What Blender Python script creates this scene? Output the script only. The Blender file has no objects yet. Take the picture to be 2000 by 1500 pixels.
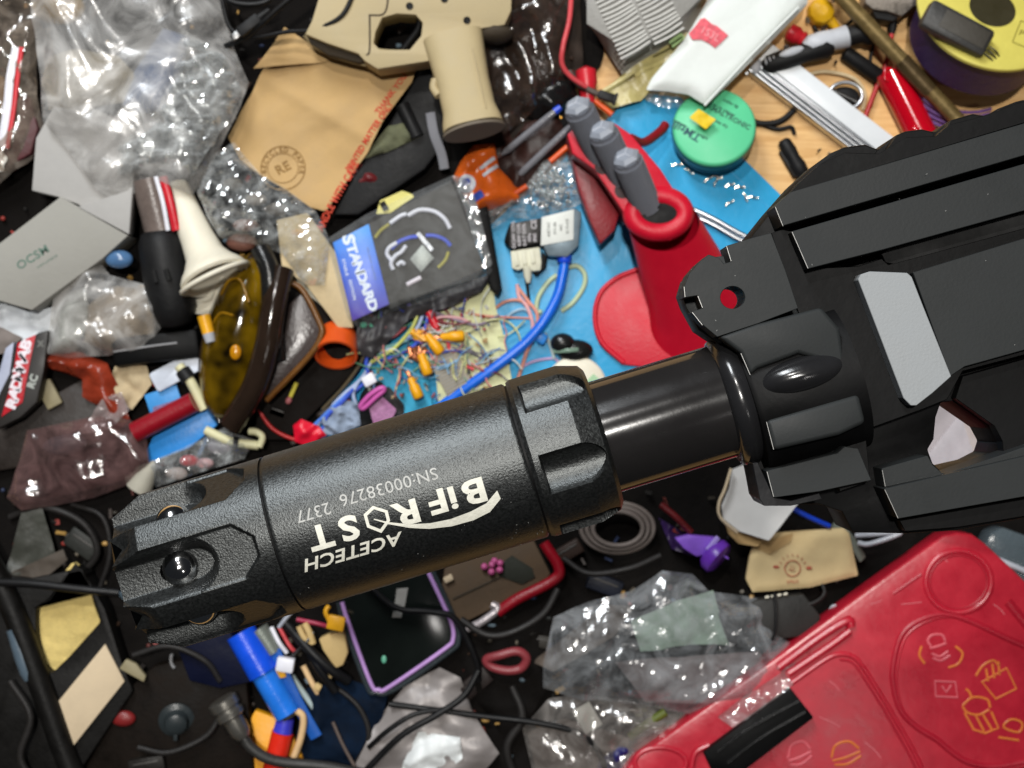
import bpy, bmesh, math, random
from mathutils import Vector, Matrix, noise
from mathutils.geometry import tessellate_polygon

# ---------------------------------------------------------------- camera, world, lamps, exposure
K = 0.00025            # metres per unit; one unit = one photo pixel on the desk plane
CD = 2870.0            # camera height above the desk, in units
scene = bpy.context.scene
cam_data = bpy.data.cameras.new("camera")
cam = bpy.data.objects.new("camera", cam_data)
scene.collection.objects.link(cam)
cam.location = (0, 0, CD * K)
cam_data.sensor_width = 36.0
cam_data.lens = 36.0 * CD / 2000.0
cam_data.clip_start = 0.01
cam_data.clip_end = 50
cam_data.dof.use_dof = True
cam_data.dof.focus_distance = (CD - 1640) * K
cam_data.dof.aperture_fstop = 46.0
scene.camera = cam

world = bpy.data.worlds.new("World")
scene.world = world
world.use_nodes = True
bg = world.node_tree.nodes["Background"]
bg.inputs[0].default_value = (0.80, 0.88, 1.0, 1)
bg.inputs[1].default_value = 0.022

def lamp(name, loc, target, size, power, col, size_y=None):
    l = bpy.data.lights.new(name, 'AREA')
    l.energy = power
    l.color = col
    l.shape = 'RECTANGLE' if size_y else 'DISK'
    l.size = size
    if size_y:
        l.size_y = size_y
    o = bpy.data.objects.new(name, l)
    scene.collection.objects.link(o)
    o.location = loc
    d = Vector(target) - Vector(loc)
    o.rotation_euler = d.to_track_quat('-Z', 'Y').to_euler()
    return o
lamp("ceiling_lamp", (-0.06, 0.26, 2.10), (0, 0, 0), 0.09, 22.0, (1.0, 0.965, 0.91))
lamp("desk_lamp", (-0.20, 0.66, 1.50), (0, 0, 0.1), 0.035, 6.0, (1.0, 0.97, 0.93))
lamp("window_light", (-0.42, 1.02, 1.02), (0, 0, 0.3), 0.28, 14.5, (0.93, 0.97, 1.0), 0.5)
lamp("room_lamp", (0.70, -0.62, 2.10), (0.1, -0.1, 0), 0.16, 1.5, (1.0, 0.96, 0.92))

scene.view_settings.view_transform = 'Standard'
scene.view_settings.look = 'None'
scene.view_settings.exposure = 0.0
scene.view_settings.gamma = 1.0
scene.cycles.transparent_max_bounces = 24
scene.cycles.max_bounces = 10
scene.cycles.sample_clamp_indirect = 4.0

# ---------------------------------------------------------------- materials
def C(h):
    h = h.lstrip('#')
    out = []
    for i in (0, 2, 4):
        c = int(h[i:i + 2], 16) / 255.0
        out.append(c / 12.92 if c <= 0.04045 else ((c + 0.055) / 1.055) ** 2.4)
    return out
MATS = {}
def M(name, col, rough=0.5, metal=0.0, var=0.12, vs=45, bump=0.15, bs=7, coat=0.0, spec=0.5,
      trans=0.0, alpha=1.0, sub=0.0, ior=1.45, detail=5, aniso=None, dirt=0.0):
    if name in MATS:
        return MATS[name]
    m = bpy.data.materials.new(name)
    m.use_nodes = True
    nt = m.node_tree
    N, L = nt.nodes, nt.links
    b = N["Principled BSDF"]
    c = C(col) if isinstance(col, str) else list(col)
    tc = N.new('ShaderNodeTexCoord')
    n1 = N.new('ShaderNodeTexNoise'); n1.inputs['Scale'].default_value = 1 / (vs * K); n1.inputs['Detail'].default_value = detail
    n1.inputs['Roughness'].default_value = 0.65
    L.new(tc.outputs['Object'], n1.inputs['Vector'])
    mr = N.new('ShaderNodeMapRange'); mr.inputs[1].default_value = 0.3; mr.inputs[2].default_value = 0.7
    mr.inputs[3].default_value = 1 - var; mr.inputs[4].default_value = 1 + var
    L.new(n1.outputs[0], mr.inputs[0])
    mx = N.new('ShaderNodeVectorMath'); mx.operation = 'SCALE'
    mx.inputs[0].default_value = c[:3]
    L.new(mr.outputs[0], mx.inputs['Scale'])
    L.new(mx.outputs[0], b.inputs['Base Color'])
    b.inputs['Metallic'].default_value = metal
    rr = N.new('ShaderNodeMapRange'); rr.inputs[1].default_value = 0.3; rr.inputs[2].default_value = 0.7
    rr.inputs[3].default_value = max(0.02, rough * 0.82); rr.inputs[4].default_value = min(1, rough * 1.2)
    L.new(n1.outputs[0], rr.inputs[0]); L.new(rr.outputs[0], b.inputs['Roughness'])
    b.inputs['Specular IOR Level'].default_value = spec
    b.inputs['IOR'].default_value = ior
    b.inputs['Coat Weight'].default_value = coat
    b.inputs['Coat Roughness'].default_value = 0.12
    b.inputs['Transmission Weight'].default_value = trans
    b.inputs['Alpha'].default_value = alpha
    if sub:
        b.inputs['Subsurface Weight'].default_value = sub
        b.inputs['Subsurface Scale'].default_value = 12 * K
        b.inputs['Subsurface Radius'].default_value = (1, .8, .6)
    if bump:
        n2 = N.new('ShaderNodeTexNoise'); n2.inputs['Scale'].default_value = 1 / (bs * K); n2.inputs['Detail'].default_value = 4
        L.new(tc.outputs['Object'], n2.inputs['Vector'])
        bp = N.new('ShaderNodeBump'); bp.inputs['Strength'].default_value = bump
        bp.inputs['Distance'].default_value = bs * K * 0.6
        L.new(n2.outputs[0], bp.inputs['Height']); L.new(bp.outputs[0], b.inputs['Normal'])
    MATS[name] = m
    return m

def FILM(name, tint='#e6eaee', a0=0.04, a1=0.42, rough=0.10, bump=0.14, bs=16, vs=60, gl=0.10):
    """thin clear plastic: see-through, milky where the film doubles up, with sharp glints"""
    if name in MATS:
        return MATS[name]
    m = bpy.data.materials.new(name); m.use_nodes = True
    nt = m.node_tree; N, L = nt.nodes, nt.links
    N.remove(N["Principled BSDF"])
    out = N["Material Output"]
    c = (*C(tint), 1)
    tc = N.new('ShaderNodeTexCoord')
    n = N.new('ShaderNodeTexNoise'); n.inputs['Scale'].default_value = 1 / (vs * K); n.inputs['Detail'].default_value = 7
    n.inputs['Roughness'].default_value = 0.62; n.inputs['Distortion'].default_value = 1.6
    L.new(tc.outputs['Object'], n.inputs['Vector'])
    n2 = N.new('ShaderNodeTexNoise'); n2.inputs['Scale'].default_value = 1 / (bs * K); n2.inputs['Detail'].default_value = 3
    L.new(tc.outputs['Object'], n2.inputs['Vector'])
    bp = N.new('ShaderNodeBump'); bp.inputs['Strength'].default_value = bump; bp.inputs['Distance'].default_value = bs * K * 0.7
    L.new(n2.outputs[0], bp.inputs['Height'])
    lw = N.new('ShaderNodeLayerWeight'); lw.inputs[0].default_value = 0.3
    mr = N.new('ShaderNodeMapRange'); mr.inputs[1].default_value = 0.38; mr.inputs[2].default_value = 0.66
    mr.inputs[3].default_value = a0; mr.inputs[4].default_value = a1
    L.new(n.outputs[0], mr.inputs[0])
    ad = N.new('ShaderNodeMath'); ad.operation = 'MULTIPLY_ADD'; ad.inputs[1].default_value = 0.3; ad.use_clamp = True
    L.new(lw.outputs['Facing'], ad.inputs[0]); L.new(mr.outputs[0], ad.inputs[2])
    tr_ = N.new('ShaderNodeBsdfTransparent'); tr_.inputs[0].default_value = (*[0.5 + 0.5 * x for x in c[:3]], 1)
    df = N.new('ShaderNodeBsdfDiffuse'); df.inputs[0].default_value = c
    m1 = N.new('ShaderNodeMixShader'); L.new(ad.outputs[0], m1.inputs[0]); L.new(tr_.outputs[0], m1.inputs[1]); L.new(df.outputs[0], m1.inputs[2])
    g = N.new('ShaderNodeBsdfGlossy'); g.inputs['Roughness'].default_value = rough; g.inputs[0].default_value = (1, 1, 1, 1)
    L.new(bp.outputs[0], g.inputs['Normal'])
    ff = N.new('ShaderNodeMath'); ff.operation = 'MULTIPLY_ADD'; ff.inputs[1].default_value = 0.35; ff.inputs[2].default_value = gl; ff.use_clamp = True
    L.new(lw.outputs['Fresnel'], ff.inputs[0])
    m2 = N.new('ShaderNodeMixShader'); L.new(ff.outputs[0], m2.inputs[0]); L.new(m1.outputs[0], m2.inputs[1]); L.new(g.outputs[0], m2.inputs[2])
    L.new(m2.outputs[0], out.inputs[0])
    MATS[name] = m
    return m

# ---------------------------------------------------------------- shapes (local units, z towards the camera)
class S:
    def __init__(s, v=(), f=()):
        s.v = [Vector(p) for p in v]; s.f = [tuple(q) for q in f]
    def __add__(s, o):
        n = len(s.v)
        return S(s.v + o.v, s.f + [tuple(i + n for i in q) for q in o.f])
    def tf(s, m):
        return S([m @ p for p in s.v], s.f)
def mx(loc=(0, 0, 0), rot=(0, 0, 0), sc=(1, 1, 1)):
    r = [math.radians(a) for a in rot]
    return Matrix.Translation(loc) @ Matrix.Rotation(r[2], 4, 'Z') @ Matrix.Rotation(r[1], 4, 'Y') @ Matrix.Rotation(r[0], 4, 'X') @ Matrix.Diagonal((*sc, 1))
def box(c, d, rot=(0, 0, 0)):
    x, y, z = d[0] / 2, d[1] / 2, d[2] / 2
    v = [(-x, -y, -z), (x, -y, -z), (x, y, -z), (-x, y, -z), (-x, -y, z), (x, -y, z), (x, y, z), (-x, y, z)]
    f = [(3, 2, 1, 0), (4, 5, 6, 7), (0, 1, 5, 4), (1, 2, 6, 5), (2, 3, 7, 6), (3, 0, 4, 7)]
    return S(v, f).tf(mx(c, rot))
def area2(p):
    return sum(p[i][0] * p[(i + 1) % len(p)][1] - p[(i + 1) % len(p)][0] * p[i][1] for i in range(len(p)))
def prism(pts, z0, z1, holes=(), taper=0.0):
    pts = [tuple(p[:2]) for p in pts]
    if area2(pts) < 0:
        pts = pts[::-1]
    zb = (lambda p: z0) if not callable(z0) else z0
    zt = (lambda p: z1) if not callable(z1) else z1
    loops = [pts] + [([tuple(q[:2]) for q in h] if area2(h) < 0 else [tuple(q[:2]) for q in h][::-1]) for h in holes]
    V, F, off = [], [], []
    n = sum(len(l) for l in loops)
    cx = sum(p[0] for p in pts) / len(pts); cy = sum(p[1] for p in pts) / len(pts)
    flat = [p for l in loops for p in l]
    V = [((p[0] - cx) * (1 + taper) + cx, (p[1] - cy) * (1 + taper) + cy, zb(p)) for p in flat] + [(p[0], p[1], zt(p)) for p in flat]
    s = 0
    for l in loops:
        for i in range(len(l)):
            a, b = s + i, s + (i + 1) % len(l)
            F.append((a, b, b + n, a + n))
        s += len(l)
    if len(loops) == 1:
        F.append(tuple(range(n, 2 * n))); F.append(tuple(range(n - 1, -1, -1)))
    else:
        for t in tessellate_polygon([[Vector((p[0], p[1], 0)) for p in l] for l in loops]):
            a, b, c = t
            pa, pb, pc = flat[a], flat[b], flat[c]
            if (pb[0] - pa[0]) * (pc[1] - pa[1]) - (pb[1] - pa[1]) * (pc[0] - pa[0]) < 0:
                a, c = c, a
            F.append((a + n, b + n, c + n)); F.append((c, b, a))
    return S(V, F)
def lathe(prof, n=32, a0=0, a1=360, cap=True):
    full = abs(a1 - a0) >= 360
    m = n if full else n + 1
    V, F = [], []
    for r, h in prof:
        for i in range(m):
            a = math.radians(a0 + (a1 - a0) * i / n)
            V.append((r * math.cos(a), r * math.sin(a), h))
    for j in range(len(prof) - 1):
        for i in range(n):
            i2 = (i + 1) % m
            F.append((j * m + i, j * m + i2, (j + 1) * m + i2, (j + 1) * m + i))
    if cap and full:
        F.append(tuple(range(m - 1, -1, -1)))
        F.append(tuple((len(prof) - 1) * m + i for i in range(m)))
    return S(V, F)
def cyl(p0, p1, r0, r1=None, n=20):
    p0, p1 = Vector(p0), Vector(p1)
    d = p1 - p0
    r1 = r0 if r1 is None else r1
    q = d.to_track_quat('Z', 'Y').to_matrix().to_4x4()
    return lathe([(r0, 0), (r1, d.length)], n).tf(Matrix.Translation(p0) @ q)
def lathe_to(p0, p1, prof, n=28):
    """lathe along p0->p1; prof = (radius, fraction)"""
    p0, p1 = Vector(p0), Vector(p1); d = p1 - p0
    q = d.to_track_quat('Z', 'Y').to_matrix().to_4x4()
    return lathe([(r, t * d.length) for r, t in prof], n).tf(Matrix.Translation(p0) @ q)
def ball(c, r, n=16, m=10):
    if not hasattr(r, '__len__'):
        r = (r, r, r)
    pr = [(max(0.001, math.sin(math.pi * j / m)), -math.cos(math.pi * j / m)) for j in range(m + 1)]
    return lathe(pr, n, cap=False).tf(mx(c, (0, 0, 0), r))
def smooth_path(P, k=6, closed=False):
    P = [Vector(p) for p in P]
    n = len(P)
    if n < 3:
        return P
    out = []
    rng = range(n) if closed else range(n - 1)
    for i in rng:
        a = P[(i - 1) % n] if closed or i else P[0] * 2 - P[1]
        b, c = P[i], P[(i + 1) % n]
        d = P[(i + 2) % n] if closed or i + 2 < n else P[-1] * 2 - P[-2]
        for j in range(k):
            t = j / k
            out.append(0.5 * ((2 * b) + (c - a) * t + (2 * a - 5 * b + 4 * c - d) * t * t + (3 * b - a - 3 * c + d) * t ** 3))
    if not closed:
        out.append(P[-1])
    return out
def tube(P, r, n=8, k=6, closed=False, flat=1.0, up=Vector((0, 0, 1))):
    P = smooth_path(P, k, closed)
    m = len(P)
    V, F = [], []
    for i, p in enumerate(P):
        if closed:
            t = P[(i + 1) % m] - P[i - 1]
        else:
            t = P[min(i + 1, m - 1)] - P[max(i - 1, 0)]
        t.normalize()
        sd = t.cross(up)
        if sd.length < 1e-4:
            sd = t.cross(Vector((1, 0, 0)))
        sd.normalize(); u = sd.cross(t)
        rr = r(i / max(1, m - 1)) if callable(r) else r
        for j in range(n):
            a = 2 * math.pi * j / n
            V.append(p + sd * math.cos(a) * rr + u * math.sin(a) * rr * flat)
    for i in range(m if closed else m - 1):
        i2 = (i + 1) % m
        for j in range(n):
            j2 = (j + 1) % n
            F.append((i * n + j, i * n + j2, i2 * n + j2, i2 * n + j))
    if not closed:
        F.append(tuple(range(n - 1, -1, -1))); F.append(tuple((m - 1) * n + j for j in range(n)))
    return S(V, F)
def inpoly(x, y, P):
    c = False
    for i in range(len(P)):
        x1, y1 = P[i][0], P[i][1]; x2, y2 = P[i - 1][0], P[i - 1][1]
        if (y1 > y) != (y2 > y) and x < (x2 - x1) * (y - y1) / (y2 - y1) + x1:
            c = not c
    return c
def nearest(x, y, P):
    best, bp = 1e18, (x, y)
    for i in range(len(P)):
        x1, y1 = P[i][0], P[i][1]; x2, y2 = P[i - 1][0], P[i - 1][1]
        dx, dy = x2 - x1, y2 - y1
        t = max(0, min(1, ((x - x1) * dx + (y - y1) * dy) / (dx * dx + dy * dy + 1e-9)))
        qx, qy = x1 + dx * t, y1 + dy * t
        d = (qx - x) ** 2 + (qy - y) ** 2
        if d < best:
            best, bp = d, (qx, qy)
    return math.sqrt(best), bp
def folds(seed, size, k=7):
    r = random.Random(seed)
    out = []
    for i in range(k):
        a = r.uniform(0, math.pi); s = size * r.uniform(0.7, 2.4)
        out.append((math.cos(a) / s, math.sin(a) / s, r.random(), s / size))
    return out
def crumple(x, y, F, size, seed=0):
    wx = x + noise.noise((x / size / 2, y / size / 2, seed)) * size * 0.8
    wy = y + noise.noise((x / size / 2, y / size / 2, seed + 9.7)) * size * 0.8
    z = 0; w = 0
    for a, b, ph, s in F:
        t = (wx * a + wy * b + ph) % 1.0
        z += s * (1 - abs(2 * t - 1)); w += s
    z = z / w - 0.5
    return z * 2.2 + 0.22 * noise.noise((x / size / 0.8, y / size / 0.8, seed + 3.1))
def sheet(P, z, step=7, amp=10, size=40, seed=1, dome=0, edge=40, thick=0, fn=None):
    """crumpled sheet cut to the outline P (local units)"""
    P = [(p[0], p[1]) for p in P]
    x0 = min(p[0] for p in P); x1 = max(p[0] for p in P); y0 = min(p[1] for p in P); y1 = max(p[1] for p in P)
    nx, ny = int((x1 - x0) / step) + 2, int((y1 - y0) / step) + 2
    keep = {}
    for j in range(ny):
        for i in range(nx):
            if inpoly(x0 + (i + .5) * step, y0 + (j + .5) * step, P):
                keep[(i, j)] = 1
    cnt = {}
    for (i, j) in keep:
        for v in ((i, j), (i + 1, j), (i + 1, j + 1), (i, j + 1)):
            cnt[v] = cnt.get(v, 0) + 1
    Fo = folds(seed, size)
    idx, V = {}, []
    for v, c in cnt.items():
        x, y = x0 + v[0] * step, y0 + v[1] * step
        d, q = nearest(x, y, P)
        if c < 4:
            x, y = q; d = 0
        h = z + amp * crumple(x, y, Fo, size, seed)
        if dome:
            t = min(1, d / edge); h += dome * math.sin(t * math.pi / 2)
        if fn:
            h += fn(x, y)
        idx[v] = len(V); V.append((x, y, h))
    F = [(idx[(i, j)], idx[(i + 1, j)], idx[(i + 1, j + 1)], idx[(i, j + 1)]) for (i, j) in keep]
    s = S(V, F)
    if thick:
        n = len(V)
        s.v += [Vector((p[0], p[1], p[2] - thick)) for p in V]
        s.f += [tuple(reversed([i + n for i in q])) for q in F]
        ec = {}
        for q in F:
            for a in range(4):
                e = (q[a], q[(a + 1) % 4]); ec[e] = 1
        for (a, b) in list(ec):
            if (b, a) not in ec:
                s.f.append((b, a, a + n, b + n))
    return s
def text(body, size, loc=(0, 0, 0), rot=0, ext=0.3, sx=1.0, bold=0.0, shear=0.0, sub=False):
    cu = bpy.data.curves.new('lettering', 'FONT')
    cu.body = body; cu.size = 1; cu.extrude = ext / size; cu.align_x = 'CENTER'; cu.align_y = 'CENTER'
    cu.offset = bold; cu.shear = shear; cu.resolution_u = 3; cu.space_character = 1.05
    o = bpy.data.objects.new('lettering', cu)
    scene.collection.objects.link(o)
    bpy.context.view_layer.update()
    me = bpy.data.meshes.new_from_object(o)
    V = [v.co.copy() for v in me.vertices]; F = [tuple(p.vertices) for p in me.polygons]
    bpy.data.objects.remove(o); bpy.data.curves.remove(cu); bpy.data.meshes.remove(me)
    return S(V, F).tf(mx(loc, (0, 0, rot), (size * sx, size, size)))
def ngon(cx, cy, r, n=24, ry=None, rot=0):
    ry = r if ry is None else ry
    ca, sa = math.cos(math.radians(rot)), math.sin(math.radians(rot))
    return [(cx + r * math.cos(2 * math.pi * i / n) * ca - ry * math.sin(2 * math.pi * i / n) * sa,
             cy + r * math.cos(2 * math.pi * i / n) * sa + ry * math.sin(2 * math.pi * i / n) * ca) for i in range(n)]
def rrect(cx, cy, w, h, r, rot=0, k=4):
    out = []
    for sx, sy, a0 in ((1, 1, 0), (-1, 1, 90), (-1, -1, 180), (1, -1, 270)):
        for i in range(k + 1):
            a = math.radians(a0 + 90 * i / k)
            out.append((sx * (w / 2 - r) + r * math.cos(a), sy * (h / 2 - r) + r * math.sin(a)))
    ca, sa = math.cos(math.radians(rot)), math.sin(math.radians(rot))
    return [(cx + x * ca - y * sa, cy + x * sa + y * ca) for x, y in out]

# ---------------------------------------------------------------- things and parts
def mesh_from(sh, scale, bevel=0.0, seg=2, angle=None, smooth=True):
    ba = angle or 32
    angle = angle or (24 if bevel else 50)
    me = bpy.data.meshes.new('mesh')
    bm = bmesh.new()
    vs = [bm.verts.new(p) for p in sh.v]
    for q in sh.f:
        try:
            bm.faces.new([vs[i] for i in q])
        except ValueError:
            pass
    if bevel:
        bmesh.ops.remove_doubles(bm, verts=bm.verts, dist=0.001)
        bm.normal_update()
        es = [e for e in bm.edges if len(e.link_faces) == 2 and e.calc_face_angle(0) > math.radians(ba)]
        bmesh.ops.bevel(bm, geom=es, offset=bevel, segments=seg, profile=0.5, affect='EDGES', clamp_overlap=True)
    bm.normal_update()
    bmesh.ops.scale(bm, vec=(scale, scale, scale), verts=bm.verts)
    bm.to_mesh(me); bm.free()
    if smooth:
        me.polygons.foreach_set('use_smooth', [True] * len(me.polygons))
        me.set_sharp_from_angle(angle=math.radians(angle))
    return me
THINGS = []
class T:
    def __init__(t, name, label, cat, px, py, z=0, ang=0, group=None, kind=None):
        t.name, t.label, t.cat, t.group, t.kind = name, label, cat, group, kind
        t.px, t.py, t.z, t.ang = px, py, z, ang
        t.f = (CD - z) / CD
        t.s = K * t.f
        t.parts = []
        t.origin = Vector(((px - 1000) * t.f, (750 - py) * t.f, z))
        t.R = Matrix.Rotation(math.radians(ang), 4, 'Z')
        t.obj = None
        THINGS.append(t)
    def loc(t, px, py, z=0):
        Z = t.z + t.f * z
        g = (CD - Z) / CD
        u = Vector(((px - 1000) * g, (750 - py) * g, Z)) - t.origin
        return (t.R.inverted() @ u) / t.f
    def poly(t, pts, z=0):
        return [tuple(t.loc(p[0], p[1], z)[:2]) for p in pts]
    def path(t, pts, dz=0):
        return [t.loc(p[0], p[1], p[2] + dz) for p in pts]
    def part(t, name, sh, mat, parent=None, label=None, kind=None, bevel=0.0, seg=2, angle=None, smooth=True, data=None):
        me = data or mesh_from(sh, t.s, bevel, seg, angle, smooth)
        if data is None:
            me.name = name
            me.materials.append(mat)
        o = bpy.data.objects.new(name, me)
        scene.collection.objects.link(o)
        if label: o['label'] = label
        if kind: o['kind'] = kind
        t.parts.append(o)
        if parent is not None:
            o.parent = parent
        return o
    def finish(t):
        tops = [o for o in t.parts if o.parent is None]
        W = Matrix.Translation(t.origin * K) @ t.R
        if len(t.parts) == 1:
            r = t.parts[0]; r.name = t.name
        else:
            r = bpy.data.objects.new(t.name, None)
            r.empty_display_size = 0.01
            scene.collection.objects.link(r)
            for o in tops:
                o.parent = r
        r.matrix_world = W
        if t.kind == 'structure' or t.kind == 'stuff':
            r['kind'] = t.kind
        if t.kind != 'structure':
            r['label'] = t.label; r['category'] = t.cat
        if t.group: r['group'] = t.group
        t.obj = r
        return t
# ================================================================ THE HELD TOY RIFLE: tracer unit, tube, front block
GZ = 1567
black = M('black_anodised', (0.052, 0.055, 0.055), rough=0.36, metal=0.85, var=0.45, vs=2.6, bump=0.36, bs=1.6)
black2 = M('black_receiver_coating', (0.019, 0.021, 0.0215), rough=0.5, var=0.12, vs=120, bump=0.05, bs=3, spec=0.22)
black3 = M('black_glossy_steel', (0.012, 0.012, 0.013), rough=0.2, var=0.2, vs=60, bump=0.04, bs=10, spec=0.6)
blackp = M('black_plastic', (0.003, 0.003, 0.0032), rough=0.5, var=0.2, vs=60, bump=0.04, bs=8, spec=0.14)
chrome = M('polished_steel', (0.6, 0.6, 0.6), rough=0.12, metal=1, var=0.1, bump=0.02)
white_ink = M('engraved_white_lettering', (0.72, 0.71, 0.62), rough=0.7, var=0.12, vs=9, bump=0.2, bs=3)
grey_ink = M('faint_grey_lettering', (0.42, 0.42, 0.40), rough=0.7, var=0.2, vs=9, bump=0.2, bs=3)

tr = T('tracer_unit', 'black muzzle tracer unit with white upside-down lettering, screwed onto the rifle tube', 'tracer unit', 800, 967, GZ, 16.9)
R0 = 155.0
def cylmesh(x0, x1, nx, nth, rf, close=(True, True)):
    V, F = [], []
    xs = [x0 + (x1 - x0) * i / nx for i in range(nx + 1)]
    for x in xs:
        for j in range(nth):
            th = 2 * math.pi * j / nth
            X, r = rf(x, th)
            V.append((X, r * math.sin(th), r * math.cos(th)))
    for i in range(nx):
        for j in range(nth):
            j2 = (j + 1) % nth
            F.append((i * nth + j, (i + 1) * nth + j, (i + 1) * nth + j2, i * nth + j2))
    if close[0]: F.append(tuple(range(nth)))
    if close[1]: F.append(tuple(nx * nth + j for j in reversed(range(nth))))
    return S(V, F)
def wrapd(a):
    return (a + math.pi) % (2 * math.pi) - math.pi
def sst(a, b, x):
    t = max(0, min(1, (x - a) / (b - a))); return t * t * (3 - 2 * t)
HX = -445.0
def crown(x, th):
    r = R0
    if x < -500:
        r = min(r, R0 - (-500 - x) * 0.42)
    X = x
    for k in range(6):
        d = wrapd(th - math.radians(0 + 60 * k))
        dr = wrapd(th - math.radians(30 + 60 * k))
        if abs(dr) < math.radians(13):
            X += 26 * (1 - abs(dr) / math.radians(13)) * sst(-505, -562, x)
        if abs(d) > math.radians(32): continue
        w = R0 * math.sin(d)
        half = 55 - max(0, (x + 322)) * 0.9
        rf = R0 * math.cos(math.radians(21)) / math.cos(d) - 3
        if x < -282 and abs(w) < half:
            r = min(r, R0 + (rf - R0) * sst(0, 5, half - abs(w)) * sst(-282, -290, x))
        # open groove with sloping walls and a rounded end
        gx = HX + 30
        rad = math.hypot(w, x - gx) if x > gx else abs(w)
        if rad < 54:
            g = sst(54, 38, rad)
            r = min(r, rf - 34 * g)
        if (x - HX) ** 2 + w * w < 36 ** 2:
            r = min(r, 64)
    return X, r
tr.part('muzzle_crown', cylmesh(-562, -256, 210, 640, crown), black, angle=40)
for k in range(6):
    a = math.radians(0 + 60 * k)
    b = ball((HX + 2, 96 * math.sin(a), 96 * math.cos(a)), 37, 28, 16)
    tr.part('steel_ball', b, chrome)
tr.part('bore_ring', lathe_to((-560, 0, 0), (-400, 0, 0), [(70, 0), (88, 0), (88, 1), (70, 1), (70, 0)], 40), blackp)
def body_r(x, th):
    r = R0 + 0.6
    if x < -250: r = R0 - 3 + (x + 254) * 1.0
    if x > 235: r = R0 - (x - 235) * 0.8
    return x, r
tr.part('main_body', cylmesh(-253, 238, 120, 128, body_r), black)
tr.part('seam_groove', cylmesh(-257, -252, 1, 96, lambda x, th: (x, R0 - 5)), blackp)
tr.part('seam_groove', cylmesh(237, 243, 1, 96, lambda x, th: (x, R0 - 5)), blackp)
def ring_r(x, th):
    r = R0 + 4
    if x < 250: r = R0 + (x - 242) * 0.5
    if x > 345: r = R0 + 4 - (x - 345) * 0.30
    if x > 386: r = R0 - 8 - (x - 386) * 1.4
    for k in range(6):
        d = wrapd(th - math.radians(-11 + 60 * k))
        if abs(d) > math.radians(20): continue
        w = R0 * math.sin(d)
        if 262 < x < 386:
            hw = 38 if x < 335 else 38 * math.sqrt(max(0, 1 - ((x - 335) / 50) ** 2))
            if abs(w) < hw:
                r = min(r, R0 + 4 - 34 * math.sqrt(max(0, 1 - (w / 38) ** 2)) * sst(262, 266, x))
    return x, r
tr.part('rear_ring', cylmesh(242, 394, 150, 640, ring_r), black, angle=50)
# lettering, engraved and filled white, laid on the curved body
def onbody(px, py, r=R0 + 1.2):
    z = r
    for _ in range(8):
        p = tr.loc(px, py, z)
        z = math.sqrt(max(0, r * r - p.y * p.y))
    return (p.x, p.y, z)
def fine(sh, L=9.0):
    bm = bmesh.new()
    vs = [bm.verts.new(p) for p in sh.v]
    for q in sh.f:
        try: bm.faces.new([vs[i] for i in q])
        except ValueError: pass
    bmesh.ops.triangulate(bm, faces=bm.faces[:])
    for _ in range(4):
        es = [e for e in bm.edges if e.calc_length() > L]
        if not es: break
        bmesh.ops.subdivide_edges(bm, edges=es, cuts=1)
        bmesh.ops.triangulate(bm, faces=[f for f in bm.faces if len(f.verts) > 3])
    bm.verts.index_update()
    r = S([v.co.copy() for v in bm.verts], [tuple(v.index for v in f.verts) for f in bm.faces])
    bm.free()
    return r
def decal(sh):
    """sh in photo pixels (x right, y up = -py); keep it thin: top layer only"""
    sh = fine(sh)
    return S([onbody(p.x, -p.y, R0 + 1.0 + (0.6 if p.z > 0 else -0.6)) for p in sh.v], sh.f)
ROT = 180 + 16.2
def ptext(s, size, px, py, sx=1.0, bold=0.0, rot=ROT, shear=0.0):
    return text(s, size, (px, -py, 0), rot, 0.5, sx, bold, shear)
for ch, sz, lx, ly, wx in (('B', 70, 927, 957, 1.3), ('i', 68, 884, 971, 1.3), ('F', 68, 855, 977, 1.3), ('R', 68, 795, 999, 1.35), ('S', 70, 681, 1029, 1.3), ('T', 70, 626, 1046, 1.2)):
    tr.part('letter', decal(ptext(ch, sz * 0.94, lx, ly, wx * 0.98, 0.03)), white_ink, smooth=False)
hexo = [(px, -py) for px, py in ((710, 1005), (728, 988), (757, 997), (762, 1017), (745, 1041), (717, 1030))]
cxh = sum(p[0] for p in hexo) / 6; cyh = sum(p[1] for p in hexo) / 6
hexi = [(cxh + (p[0] - cxh) * 0.74, cyh + (p[1] - cyh) * 0.74) for p in hexo]
tr.part('hexagon_mark', decal(prism(hexo, -0.5, 0.5, [hexi])), white_ink, smooth=False)
up = [(730, 1013), (760, 1020), (800, 1024), (840, 1022), (880, 1014), (920, 999), (950, 983), (971, 958)]
lo = [(978, 974), (957, 1000), (925, 1016), (882, 1028), (838, 1033), (800, 1031), (760, 1024), (730, 1015)]
tr.part('swoosh_mark', decal(prism([(p[0], -p[1]) for p in up + lo], -0.5, 0.5)), white_ink, smooth=False)
tr.part('maker_lettering', decal(ptext('ACETECH', 34, 691, 1076, 1.27, 0.02, ROT, 0.25)), white_ink, smooth=False)
tr.part('serial_lettering', decal(ptext('SN:00038276', 34, 759, 950, 1.03, 0.0) + ptext('2377', 34, 612, 1000, 0.98, 0.0)), grey_ink, smooth=False)
rd = random.Random(15)
ds = S()
for i in range(60):
    x, th = rd.uniform(-250, 235), rd.uniform(-1.1, 1.0)
    p = Vector((x, (R0 + 1.1) * math.sin(th), (R0 + 1.1) * math.cos(th)))
    ds = ds + box(tuple(p), (rd.uniform(.7, 2.6), .7, .5), (-math.degrees(th), 0, rd.uniform(0, 180)))
tr.part('dust', ds, M('pale_dust', (0.25, 0.25, 0.24), rough=0.9, bump=0), kind='stuff', smooth=False)
tr.finish()

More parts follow.
